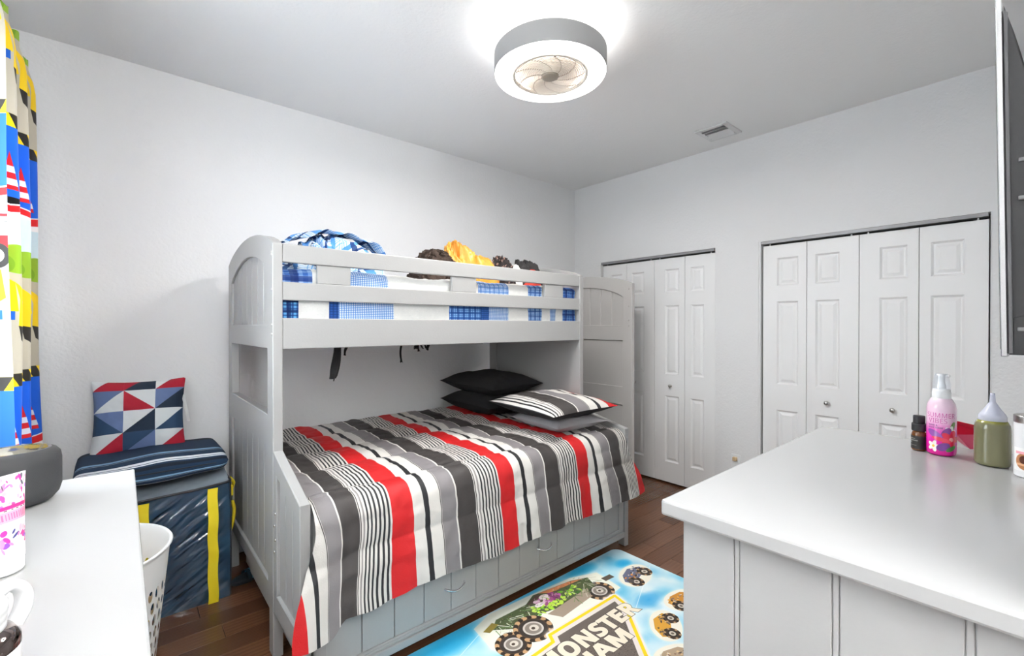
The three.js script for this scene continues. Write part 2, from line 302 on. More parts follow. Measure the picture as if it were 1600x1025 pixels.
// ---------------------------------------------------------------- photographer's flash, behind the viewer, bounced off the ceiling
{
  const at = [-0.15, -0.40, 1.62], aim = [0.14, NOOK, 2.62];
  const f = thing('flash_stand', 'black photo flash on a slim stand aimed at the ceiling in the entry', 'flash', [at[0], at[1], 0]); local(f);
  const up = P(...aim).sub(P(...at)).normalize(), q = new THREE.Quaternion().setFromUnitVectors(new THREE.Vector3(0, 1, 0), up);
  const turn = (g) => { g.applyQuaternion(q); g.translate(0, at[2], 0); return g; };
  part('pole', new THREE.CylinderGeometry(0.010, 0.012, 1.50, 16).translate(0, 0.81, 0), M.black, f);
  for (let k = 0; k < 3; k++) { const t = k * 2.094 + 0.5; part('leg', tube([new THREE.Vector3(0, 0.30, 0), new THREE.Vector3(0.12 * Math.cos(t), 0.15, 0.12 * Math.sin(t)), new THREE.Vector3(0.24 * Math.cos(t), 0.008, 0.24 * Math.sin(t))], 0.007, 12, 8), M.black, f); }
  part('head', turn(new RoundedBoxGeometry(0.075, 0.09, 0.055, 2, 0.008).translate(0, -0.06, 0)), M.black, f);
  part('lens', turn(new RoundedBoxGeometry(0.066, 0.006, 0.046, 1, 0.002).translate(0, -0.012, 0)), std({ color: rgb(0.9, 0.9, 0.9), emissive: rgb(1, 1, 1), emissiveIntensity: 2, roughness: 0.3 }), f, 'bright flash window');
  const l = new THREE.SpotLight(new THREE.Color(1, 0.99, 0.975), FLASH, 0, 0.60, 1.0, 2); l.position.copy(P(...at)); l.target.position.copy(P(...aim)); l.castShadow = true; l.shadow.radius = 2; l.name = 'flash_light'; scene.add(l); scene.add(l.target);
}

// ---------------------------------------------------------------- bunk bed
const EB = { b0: 2.13, b1: 3.17 };       // limits of the end panels along b
function arch(b0, b1, hEnd, hMid, n = 18) { const o = []; for (let i = 0; i <= n; i++) { const t = i / n; o.push([mix(b0, b1, t), hEnd + (hMid - hEnd) * Math.pow(Math.sin(Math.PI * t), 0.75)]); } return o; }
function endFrame(a0, a1, solidMiddle) {
  const { b0, b1 } = EB, s = 0.095, i0 = b0 + s, i1 = b1 - s;
  const outline = [[b0, 0], [b0 + 0.07, 0], [b0 + 0.07, 0.225], [b1 - 0.07, 0.225], [b1 - 0.07, 0], [b1, 0], ...arch(b0, b1, 1.775, 1.865).reverse()];
  const top = [[i0, 1.425], ...arch(i0, i1, 1.665, 1.765).map(([b, h]) => [b, h]), [i1, 1.425]];
  const rect = (y0, y1) => [[i0, y0], [i0, y1], [i1, y1], [i1, y0]];
  return slabA(outline, a0, a1, solidMiddle ? [top, rect(0.90, 1.295), rect(0.30, 0.745)] : [top, rect(1.03, 1.32), rect(0.30, 0.89)], 0.003);
}
function endPlanks(parent, a0, a1, mat, solidMiddle) {
  const { b0, b1 } = EB, s = 0.095, i0 = b0 + s - 0.004, i1 = b1 - s + 0.004, n = 7, w = (i1 - i0) / n, am = (a0 + a1) / 2;
  for (let k = 0; k < n; k++) {
    const p0 = i0 + k * w + 0.0020, p1 = i0 + (k + 1) * w - 0.0020;
    const hh = (b) => { const t = clamp((b - EB.b0 - s) / (EB.b1 - EB.b0 - 2 * s)); return 1.668 + 0.1 * Math.pow(Math.sin(Math.PI * t), 0.75); };
    part('plank', slabA([[p0, 1.42], [p1, 1.42], [p1, hh(p1)], [(p0 + p1) / 2, hh((p0 + p1) / 2)], [p0, hh(p0)]], am - 0.008, am + 0.008, [], 0.004), mat, parent);
    if (!solidMiddle) part('plank', box(am - 0.008, am + 0.008, p0, p1, 0.295, 0.895, 0.004), mat, parent);
  }
  part('backing', box(am - 0.002, am + 0.002, i0, i1, 1.422, 1.66), mat, parent); if (!solidMiddle) part('backing', box(am - 0.002, am + 0.002, i0, i1, 0.3, 0.89), mat, parent);
  if (solidMiddle) { part('panel_board', box(am - 0.007, am + 0.007, i0, i1, 0.895, 1.30), mat, parent); part('panel_board', box(am - 0.007, am + 0.007, i0, i1, 0.295, 0.75), mat, parent); }
}
function bolt(a, b, h, dir) { const g = lathe([[0, 0.003], [0.005, 0.003], [0.0065, 0.001], [0.0065, 0]], 12); g.rotateZ(dir < 0 ? Math.PI / 2 : -Math.PI / 2); g.translate(a, h, -b); return g; }
{
  const A0 = 0.487, A1 = 0.527, A2 = 2.455, A3 = 2.495, mat = M.bed;
  const bed = thing('bunk_bed', 'light grey wooden twin over full bunk bed with arched beadboard ends', 'bunk bed', [1.49, 2.45, 0]);
  for (const [a0, a1, out] of [[A0, A1, -1], [A2, A3, 1]]) {
    const e = part('end_panel', endFrame(a0, a1, out > 0), mat, bed); endPlanks(e, a0, a1, mat, out > 0);
    for (const [b, h] of [[2.145, 1.735], [2.145, 1.725], [2.145, 1.575], [2.145, 1.425], [2.145, 1.385]]) part('bolt', bolt(out < 0 ? a0 : a1, b, h, out), M.nickel, e, 'round metal bolt head');
    // lower wing that carries the wider bunk
    const W0 = 1.75, W1 = 2.128, i0 = 1.80, i1 = 2.075;
    const hi = (b) => (out < 0 ? mix(0.765, 0.885, (b - W0) / (W1 - W0)) : mix(0.755, 0.835, (b - W0) / (W1 - W0)));
    const wing = part('wing_panel', slabA([[W0, 0], [W0 + 0.05, 0], [W0 + 0.05, 0.20], [W1, 0.20], [W1, hi(W1)], [W0, hi(W0)]], a0 + 0.001, a1 + 0.001 * out, [[[i0, 0.29], [i0, hi(i0) - 0.075], [i1, hi(i1) - 0.075], [i1, 0.29]]], 0.003), mat, bed);
    const n = 3, w = (i1 - i0 + 0.008) / n, am = (a0 + a1) / 2;
    for (let k = 0; k < n; k++) { const p0 = i0 - 0.004 + k * w + 0.0014, p1 = p0 + w - 0.0028; part('plank', slabA([[p0, 0.285], [p1, 0.285], [p1, hi(p1) - 0.071], [p0, hi(p0) - 0.071]], am - 0.006, am + 0.006, [], 0.0025), mat, wing); }
    for (const [b, h] of [[2.095, 0.63], [2.11, 0.575], [2.095, 0.52], [2.11, 0.465]]) part('bolt', bolt(out < 0 ? a0 + 0.001 : a1, b, h, out), M.chrome, wing, 'bright metal bolt head');
  }
  part('foot_skirt', box(A0 + 0.008, A1 - 0.004, 2.205, 2.63, 0.165, 0.226, 0.003), mat, bed);
  // guard rails, bottom rail and the spacer blocks of the upper bunk
  part('guard_rail', box(A1, A2, 2.132, 2.156, 1.695, 1.775, 0.004), mat, bed);
  part('guard_rail', box(A1, A2, 2.132, 2.156, 1.531, 1.61, 0.004), mat, bed);
  part('side_rail', box(A1, A2, 2.132, 2.158, 1.318, 1.453, 0.004), mat, bed);
  for (const [p, q] of [[0.674, 0.826], [1.396, 1.560], [2.121, 2.292]]) part('spacer_block', box(p, q, 2.138, 2.160, 1.611, 1.694, 0.002), mat, bed);
  part('back_rail', [box(A1, A2, 3.14, 3.165, 1.318, 1.453, 0.004), box(A1, A2, 3.14, 3.165, 1.56, 1.64, 0.004)], mat, bed);
  for (let k = 0; k < 14; k++) { const a = A1 + 0.06 + k * 0.14; part('slat', box(a, a + 0.07, 2.16, 3.138, 1.345, 1.363, 0.003), std({ color: rgb(0.5, 0.42, 0.3), roughness: 0.7 }), bed); }
  part('lower_side_rail', box(A1, A2, 1.775, 1.80, 0.345, 0.43, 0.004), mat, bed);
  part('lower_back_rail', box(A1, A2, 3.14, 3.165, 0.30, 0.43, 0.004), mat, bed);
}
{ // trundle drawer
  const t = thing('trundle_drawer', 'grey trundle drawer with beadboard front and two bow handles under the lower bunk', 'drawer', [1.49, 2.3, 0]);
  const a0 = 0.535, a1 = 2.447, b0 = 1.752, b1 = 1.775, y0 = 0.062, y1 = 0.338;
  part('front_frame', [slabB([[a0, y0], [a1, y0], [a1, y1], [a0, y1]], b0, b1, [[[a0 + 0.05, y0 + 0.058], [a0 + 0.05, y1 - 0.03], [a1 - 0.05, y1 - 0.03], [a1 - 0.05, y0 + 0.058]]], 0.003),
    box(a0, a1, b0 - 0.010, b0 + 0.003, y0 + 0.002, y0 + 0.036, 0.004), box(a0 + 0.03, a1 - 0.03, b0 - 0.004, b0 + 0.003, y0 + 0.04, y0 + 0.05, 0.003)], M.bed, t);
  const n = 13, w = (a1 - a0 - 0.096) / n;
  for (let k = 0; k < n; k++) part('plank', box(a0 + 0.048 + k * w + 0.0015, a0 + 0.048 + (k + 1) * w - 0.0015, b0 + 0.008, b1, y0 + 0.055, y1 - 0.027, 0.0025), M.bed, t);
  part('box', [box(a0, a1, b1, b1 + 0.01, y0, y1), box(a0, a0 + 0.015, b1 + 0.01, 2.95, y0 + 0.02, y1 - 0.06), box(a1 - 0.015, a1, b1 + 0.01, 2.95, y0 + 0.02, y1 - 0.06), box(a0, a1, b1 + 0.01, 2.95, y0 + 0.015, y0 + 0.03)], M.bed, t);
  for (const a of [1.16, 1.737]) {
    const pts = []; for (let i = 0; i <= 10; i++) { const u = i / 10; pts.push(P(a + (u - 0.5) * 0.108, b0 + 0.006 - 0.026 * Math.pow(Math.sin(Math.PI * u), 0.6), 0.228 - 0.012 * Math.sin(Math.PI * u))); }
    part('handle', [tube(pts, 0.0048, 24, 8)], M.chrome, t, 'chrome bow handle');
  }
  for (const a of [a0 + 0.1, a1 - 0.1]) for (const b of [1.9, 2.85]) { const g = new THREE.CylinderGeometry(0.03, 0.03, 0.02, 16); g.rotateX(Math.PI / 2); g.translate(a, 0.031, -b); part('wheel', g, M.black, t); part('caster_bracket', box(a - 0.008, a + 0.008, b - 0.02, b + 0.02, 0.056, y0 + 0.02), M.nickel, t); }
}
{ // spare end panel standing between the bed and the closet
  const a0 = 3.24, a1 = 3.28, p = thing('spare_bed_panel', 'tall grey arched bed end panel standing upright by the closet', 'bed panel', [3.26, 2.73, 0]);
  const sh = 0.11; EB.b0 += sh; EB.b1 += sh - 0.005;
  const f = part('frame', endFrame(a0, a1, true), M.spare, p); endPlanks(p, a0, a1, M.spare, true);
  for (const h of [1.73, 1.585, 1.465, 1.42]) part('bolt', bolt(a0, EB.b0 + 0.03, h, -1), M.nickel, p, 'round metal bolt head');
  EB.b0 -= sh; EB.b1 -= sh - 0.005;
}

// ---------------------------------------------------------------- bedding
const cloth = (o) => phys({ roughness: 0.85, bumpMap: weave, bumpScale: 0.0004, sheen: 0.2, sheenRoughness: 0.6, ...o });
// stripes of the comforter set: u runs across the stripes, one repeat = 0.563 m
const S = { red: '#bd1015', white: '#d2cfca', black: '#1d1e22', coal: '#3a3635', silver: '#7d797b' };
function stripes(g, w, h) {
  const band = (x0, x1, c) => { g.fillStyle = c; g.fillRect(x0 * w, 0, (x1 - x0) * w + 1, h); };
  band(0, 1, S.white); band(0.014, 0.195, S.coal); band(0.190, 0.197, S.white); band(0.197, 0.204, S.coal);
  for (let k = 0; k < 7; k++) band(0.222 + k * 0.034, 0.236 + k * 0.034, k === 0 ? '#8a8584' : S.black);
  band(0.456, 0.623, S.red); band(0.716, 0.757, S.black); band(0.858, 0.864, S.coal); band(0.868, 1.0, S.silver);
}
const stripeTex = canvasTex(1024, 16, stripes, true);
const stripeMat = phys({ map: stripeTex, roughness: 0.62, sheen: 0.25, sheenRoughness: 0.5, bumpMap: fineGrain, bumpScale: 0.0005 });
{
  const m = thing('lower_mattress', 'white full size mattress under the striped comforter', 'mattress', [1.49, 2.48, 0.43]);
  part('body', box(0.545, 2.437, 1.815, 3.13, 0.432, 0.70, 0.04), std({ color: rgb(0.7, 0.7, 0.7), roughness: 0.9 }), m);
  // comforter: lies on the mattress, folds over its front edge and hangs before the drawer
  const L1 = 3.12 - 1.83, R = 0.09, LA = R * Math.PI / 2, LD = 0.40, LT = L1 + LA + LD;
  const seams = [0.28, 0.60, 0.92, 1.24, 1.56];
  const f = (u, v) => {
    const s = v * LT; let b, h, drop = 0, nb = 0, nh = 1;
    const hem = 0.006 * Math.sin(u * 17) + 0.004 * Math.sin(u * 41 + 1) + 0.055 * smooth(0.085, 0.06, u);
    if (s < L1) { b = 3.12 - s; h = 0.745; }
    else if (s < L1 + LA) { const t = (s - L1) / R; b = 1.83 - R * Math.sin(t); h = 0.745 - R * (1 - Math.cos(t)); nb = -Math.sin(t); nh = Math.cos(t); }
    else { drop = (s - L1 - LA) / LD; b = 1.74 - 0.048 * Math.pow(drop, 0.8); h = 0.655 - (0.315 + hem) * drop; nb = -1; nh = 0; }
    let a = mix(0.536, 2.447, u);
    const lean = smooth(0, 1, drop);
    a += -0.095 * smooth(0.22, 0, u) * Math.pow(lean, 0.7) + 0.125 * smooth(0.80, 1, u) * Math.pow(lean, 0.75);
    let puff = 1; for (const q of seams) puff = Math.min(puff, Math.abs(s - q) / 0.09); puff = Math.sqrt(clamp(puff));
    const wr = (fbm(u * 14, v * 12, 64, 81, 4) - 0.5), wr2 = fbm(u * 40 + v * 9, v * 30, 256, 91, 3) - 0.5;
    const d = 0.020 * puff * (s < L1 ? 1 : 0.6) + (s < L1 ? 0.022 : 0.006) * wr + 0.007 * wr2 * (0.5 + puff);
    const flute = drop * (0.010 * Math.sin(u * 52 + 2 * Math.sin(u * 9)) + 0.008 * Math.sin(u * 23));
    b += nb * (d + Math.max(flute, -0.006) + 0.004 * drop); h += nh * d;
    h -= 0.03 * smooth(0.12, 0, u) * (1 - drop) * (s < L1 + LA ? 1 : 0) * smooth(0.9 * L1, 0.2 * L1, s) * 0;
    return [a, h, -b];
  };
  const q = (u, v) => {
    const lean = smooth(0, 1, (v * LT - L1 - LA * 0.3) / (LD + LA * 0.7)), x = mix(0.536, 2.447, u) - (0.045 + 0.195 * lean) * smooth(0.13, 0, u) + 0.17 * lean * smooth(0.88, 1, u);
    return [(x - 0.578) / 0.563 + 0.003 * Math.sin(v * 21), v * LT * 2];
  };
  const top = grid(220, 200, f, q);
  single('comforter', top, (() => { const c = stripeMat.clone(); c.side = THREE.DoubleSide; return c; })(), 'red white grey and black striped comforter spread over the lower bunk', 'comforter');
}
// a stuffed pillow, w along x and d along z, lying flat
function pillowGeo(w, d, t, s, n = 40, uvq, wrinkle = 0.012) {
  const mk = (sg) => grid(n, n, (u, v) => {
    const x = 2 * u - 1, z = 2 * v - 1, pin = 0.075;
    const X = x * w / 2 * (1 - pin * (1 - z * z) * Math.abs(x)), Z = z * d / 2 * (1 - pin * (1 - x * x) * Math.abs(z));
    const e = Math.pow(Math.max(0, 1 - Math.pow(Math.abs(x), 3.2)), 0.62) * Math.pow(Math.max(0, 1 - Math.pow(Math.abs(z), 3.2)), 0.62);
    const k = (fbm(u * 6 + s, v * 6, 64, 17 + s, 4) - 0.5) * wrinkle * 2 * Math.min(1, e * 2);
    return [X, sg * (t / 2 * e + k * e), Z];
  }, (u, v) => (uvq ? uvq(u, v, sg) : [u * w, v * d]));
  const a = mk(1), b = mk(-1);
  b.setIndex(Array.from(b.index.array).reverse()); b.computeVertexNormals();
  return [a, b];
}
function pillow(name, label, w, d, t, at, rot, mat, s, uvq, back) {
  const p = thing(name, label, 'pillow', at); p.rotation.set(...rot, 'YXZ'); local(p);
  const [a, b] = pillowGeo(w, d, t, s, 44, uvq);
  part('front_cover', a, mat, p); part('back_cover', b, back || mat, p);
  return p;
}
pillow('bed_pillow', 'black pillow lying flat under another black pillow', 0.50, 0.64, 0.17, [2.17, 2.80, 0.845], [0.0, 0.0, 0.0], M.blackCloth, 3);
pillow('bed_pillow', 'black pillow on top of another black pillow', 0.50, 0.66, 0.16, [2.18, 2.80, 0.985], [0.02, 0.04, 0.02], M.blackCloth, 5);
pillow('bed_pillow', 'pale grey pillow squeezed under the striped pillow', 0.42, 0.48, 0.11, [2.16, 2.06, 0.815], [0.0, -0.08, 0.0], cloth({ color: rgb(0.30, 0.29, 0.30) }), 6);
pillow('striped_pillow', 'striped pillow in red grey black and white with black piping', 0.60, 0.60, 0.13, [2.14, 2.09, 0.912], [0.03, 0.0, 0.0], stripeMat, 8, (u, v) => [0.33 - 0.82 * u, v], M.blackCloth);
// upper bunk: mattress under a patchwork quilt
{
  const q = thing('upper_quilt', 'white quilt with blue plaid patches on the upper bunk mattress', 'quilt', [1.49, 2.66, 1.365]);
  const tex = canvasTex(2048, 512, (g, w, h) => {
    const W = 1.92, X = (a) => (a - 0.53) / W * w;
    g.fillStyle = '#e6e6e3'; g.fillRect(0, 0, w, h);
    for (let i = 0; i < 5000; i++) { g.fillStyle = `rgba(${rnd() < 0.5 ? '255,255,252' : '205,208,210'},0.35)`; g.fillRect(rnd() * w, rnd() * h, rr(2, 10), rr(1, 4)); }
    const plaid = (a0, a1, v0, v1, base, line, st, alt) => {
      const x0 = X(a0), x1 = X(a1), y0 = v0 * h, y1 = v1 * h; g.save(); g.beginPath(); g.rect(x0, y0, x1 - x0, y1 - y0); g.clip();
      g.fillStyle = base; g.fillRect(x0, y0, x1 - x0, y1 - y0); g.fillStyle = line;
      for (let x = x0; x < x1; x += st) g.fillRect(x, y0, st * 0.42, y1 - y0); for (let y = y0; y < y1; y += st) g.fillRect(x0, y, x1 - x0, st * 0.42);
      if (alt) { g.fillStyle = alt; for (let x = x0 + st; x < x1; x += st * 3.1) g.fillRect(x, y0, st * 0.9, y1 - y0); for (let y = y0; y < y1; y += st * 3.1) g.fillRect(x0, y, x1 - x0, st * 0.9); }
      g.restore();
    };
    // v runs down the front: upper half shows above the middle rail, lower half below it
    plaid(0.53, 0.60, 0, 1, '#5fa6dd', 'rgba(10,45,110,0.6)', 22, 'rgba(8,35,90,0.7)');
    plaid(0.735, 0.78, 0.5, 1, '#1f4f9c', 'rgba(15,50,110,0.6)', 18);
    plaid(0.78, 1.06, 0.52, 1, '#dfe7ef', 'rgba(45,105,185,0.62)', 12);
    plaid(0.826, 1.03, 0, 0.5, '#dfe7ef', 'rgba(45,105,185,0.62)', 12);
    plaid(0.53, 0.66, 0, 0.45, '#2f5fae', 'rgba(200,220,240,0.35)', 40, 'rgba(10,30,90,0.6)');
    plaid(1.395, 1.62, 0.48, 1, '#8fbce6', 'rgba(20,70,150,0.55)', 14, 'rgba(10,50,120,0.6)');
    plaid(1.62, 1.68, 0.48, 1, '#2b5ba6', 'rgba(15,50,110,0.5)', 18);
    plaid(1.68, 1.83, 0.48, 1, '#dfe7ef', 'rgba(45,105,185,0.6)', 12);
    plaid(1.60, 1.83, 0, 0.48, '#dfe7ef', 'rgba(45,105,185,0.62)', 12, 'rgba(30,80,160,0.35)');
    plaid(2.0, 2.12, 0, 1, '#b9d4ee', 'rgba(25,80,160,0.55)', 14, 'rgba(10,50,120,0.5)');
    plaid(2.20, 2.25, 0.5, 1, '#cfdff0', 'rgba(25,80,160,0.55)', 12);
    plaid(2.32, 2.45, 0.0, 1, '#2a57a5', 'rgba(150,190,230,0.4)', 26, 'rgba(10,30,90,0.5)');
  });
  const Lf = 0.31, R = 0.05, Lt = 0.90, LT = Lf + R * Math.PI / 2 + Lt;
  const f = (u, v) => {
    const s = v * LT; let b, h, nb = -1, nh = 0;
    if (s < Lf - 0.05) { b = 2.172; h = 1.372 + s; }
    else if (s < Lf - 0.05 + R * Math.PI / 2) { const t = (s - Lf + 0.05) / R; b = 2.172 + R * (1 - Math.cos(t)); h = 1.372 + Lf - 0.05 + R * Math.sin(t); nb = -Math.cos(t); nh = Math.sin(t); }
    else { b = 2.222 + (s - Lf + 0.05 - R * Math.PI / 2); h = 1.372 + Lf - 0.05 + R; nb = 0; nh = 1; }
    const d = 0.013 * (fbm(u * 26, v * 16, 128, 55, 4) - 0.55) + 0.006 * (fbm(u * 90, v * 60, 512, 58, 2) - 0.5) + 0.018 * (fbm(u * 8, v * 5, 64, 51, 2) - 0.5) * (nh > 0.3 ? 2 : 0.2);
    return [mix(0.532, 2.45, u), h + nh * (d + 0.0), -(b + nb * (d + 0.0))];
  };
  const mat = std({ map: tex, roughness: 0.95, side: THREE.DoubleSide });
  const uq = (u, v) => { const s = v * LT; return [u, 1 - clamp(1 - s / 0.36, 0, 1)]; };
  part('quilt_cover', grid(200, 90, f, uq), mat, q);
  part('mattress', box(0.55, 2.43, 2.20, 3.12, 1.367, 1.585, 0.03), std({ color: rgb(0.7, 0.7, 0.7), roughness: 0.9 }), q);
}
// crumpled heap: squashed dome with folds, standing on h0
function heap(w, d, y, at, s, rough = 0.35, freq = 5, rot = 0, nu = 64, nv = 22) {
  const g = grid(nu, nv, (u, v) => {
    const t = u * 2 * Math.PI, c = Math.cos(t), q = Math.sin(t), ph = v * Math.PI / 2;
    const n = fbm(2 + c * freq * 0.5 * Math.cos(ph) + 3 * v, 5 + q * freq * 0.5 * Math.cos(ph) + 2 * v, 256, s, 4) - 0.5, ridg = Math.abs(fbm(9 + c * freq * Math.cos(ph), 4 + q * freq + v * 2, 256, s + 9, 3) - 0.5);
    const k = 1 + rough * n * 1.6 - rough * ridg * 1.2, r = Math.pow(Math.cos(ph), 0.8);
    return [w / 2 * r * c * k, y * Math.pow(Math.sin(ph), 0.9) * k, d / 2 * r * q * k];
  }, (u, v) => [u * 2, v]);
  g.rotateY(rot); g.translate(at[0], at[2], -at[1]); return g;
}
const plaidTex = canvasTex(256, 256, (g, w, h) => {
  g.fillStyle = '#e4edf4'; g.fillRect(0, 0, w, h);
  g.fillStyle = 'rgba(50,125,205,0.75)'; g.fillRect(0, 20, w, 56); g.fillRect(20, 0, 56, h);
  g.fillStyle = 'rgba(12,40,95,0.8)'; g.fillRect(0, 120, w, 26); g.fillRect(120, 0, 26, h);
  g.fillStyle = 'rgba(70,150,220,0.6)'; for (const k of [165, 185, 205, 228]) { g.fillRect(0, k, w, 7); g.fillRect(k, 0, 7, h); }
}, true);
{
  const m = std({ map: plaidTex.clone(), roughness: 0.95, side: THREE.DoubleSide }); m.map.repeat.set(4, 3);
  const p = thing('plaid_blanket', 'bunched blue and white plaid blanket at the upper bunk end', 'blanket', [0.86, 2.62, 1.67]);
  part('heap', heap(0.56, 0.60, 0.215, [0.87, 2.58, 1.672], 21, 0.42, 6), m, p);
  // loose folded edge lying over the heap
  const fold = grid(60, 10, (u, v) => { const a = 0.62 + u * 0.60, top = 1.73 + 0.175 * Math.pow(Math.sin(Math.PI * clamp(0.12 + u * 0.86)), 0.7); return [a, top + 0.012 * Math.sin(u * 26 + v * 4) + 0.03 * v + 0.008, -(2.42 + 0.22 * v + 0.02 * Math.sin(u * 15))]; }, (u, v) => [u * 1.2, v * 0.3]);
  part('fold', fold, m, p);
}
{ // soft things lying on the upper bunk
  const tuft = (g, amt, s) => { const p = g.attributes.position; for (let i = 0; i < p.count; i++) { const k = (hash(i, s, 3) - 0.5) * amt; p.setXYZ(i, p.getX(i) + k, p.getY(i) + Math.abs(k) * 0.8, p.getZ(i) + (hash(i, s, 4) - 0.5) * amt); } g.computeVertexNormals(); return g; };
  const fur = std({ color: rgb(0.055, 0.036, 0.027), roughness: 1, side: THREE.DoubleSide });
  single('fluffy_plush', tuft(heap(0.32, 0.30, 0.225, [1.53, 2.56, 1.672], 5, 0.2, 5, 0, 80, 26), 0.024, 1), fur, 'dark brown fluffy plush lying beside the gold cloth', 'plush toy');
  const goldTex = dataTex(128, 128, (u, v) => { const k = fbm(u * 6, v * 6, 6, 77, 3); return [mix(195, 245, k), mix(120, 185, k), mix(30, 90, k)]; }, true);
  const gold = phys({ map: goldTex, roughness: 0.38, side: THREE.DoubleSide });
  const gt = thing('gold_cloth', 'crumpled shiny golden yellow cloth on the upper bunk', 'cloth', [1.80, 2.56, 1.67]);
  part('crumple', heap(0.30, 0.28, 0.30, [1.735, 2.56, 1.672], 33, 0.30, 7, 0.3, 90, 40), gold, gt); part('trailing_end', heap(0.36, 0.24, 0.225, [1.87, 2.54, 1.672], 35, 0.28, 7, 0, 70, 24), gold, gt);
  const darkTex = dataTex(128, 128, (u, v) => { const k = fbm(u * 14, v * 14, 14, 12, 3); return k > 0.62 ? [150, 120, 110] : [46, 40, 40]; }, true);
  single('dark_patterned_cloth', tuft(heap(0.22, 0.24, 0.235, [2.08, 2.54, 1.672], 44, 0.4, 6), 0.012, 2), std({ map: darkTex, roughness: 1, side: THREE.DoubleSide }), 'small dark mottled cloth beside the gold cloth', 'cloth');
  const shoe = thing('dark_soft_toy', 'dark soft toy with red and white patches by the bunk corner', 'plush toy', [2.29, 2.56, 1.67]);
  part('body', tuft(heap(0.30, 0.24, 0.235, [2.30, 2.54, 1.672], 51, 0.3, 5), 0.01, 5), std({ color: rgb(0.035, 0.033, 0.033), roughness: 1, side: THREE.DoubleSide }), shoe);
  part('white_patch', heap(0.10, 0.12, 0.195, [2.175, 2.50, 1.672], 52, 0.2, 4), std({ color: rgb(0.8, 0.78, 0.74), roughness: 1 }), shoe, 'white patch'); part('red_patch', heap(0.16, 0.10, 0.15, [2.29, 2.45, 1.672], 53, 0.2, 4), std({ color: rgb(0.55, 0.05, 0.03), roughness: 0.9 }), shoe, 'red patch');
}
{ // torn black dust cover hanging below the upper bunk
  const strip = (a, b, w, l, taper, s) => grid(8, 14, (u, v) => { const k = mix(1, taper, v) * (1 - 0.25 * Math.sin(v * 5 + s)); return [a + (u - 0.5) * w * k + 0.014 * Math.sin(v * 3 + s) + (v > 0.9 ? (hash(u * 8 | 0, s, 1) - 0.5) * 0.01 : 0), 1.344 - v * l * (v > 0.95 ? 0.9 + 0.1 * hash(u * 8 | 0, s, 2) : 1), -(b + 0.010 * Math.sin(u * 7 + v * 2))]; });
  const m = std({ color: rgb(0.012, 0.012, 0.013), roughness: 0.95, side: THREE.DoubleSide });
  single('torn_fabric', [strip(0.845, 2.40, 0.058, 0.215, 0.5, 1), strip(0.91, 2.40, 0.025, 0.085, 0.1, 2)], m, 'long torn black fabric strip hanging below the upper bunk', 'fabric scrap');
  single('torn_fabric', [strip(1.255, 2.45, 0.006, 0.145, 1, 3)], m, 'thin black thread hanging below the upper bunk', 'fabric scrap');
  single('torn_fabric', Array.from({ length: 9 }, (_, k) => strip(1.33 + k * 0.013, 2.45, 0.012, rr(0.05, 0.085), 0.3, k)), m, 'frayed black fabric fringe hanging below the upper bunk', 'fabric scrap');
  single('torn_fabric', [strip(2.05, 2.75, 0.03, 0.06, 0.3, 4), strip(2.09, 2.75, 0.02, 0.05, 0.2, 6)], m, 'short torn black fabric tip above the black pillows', 'fabric scrap');
}

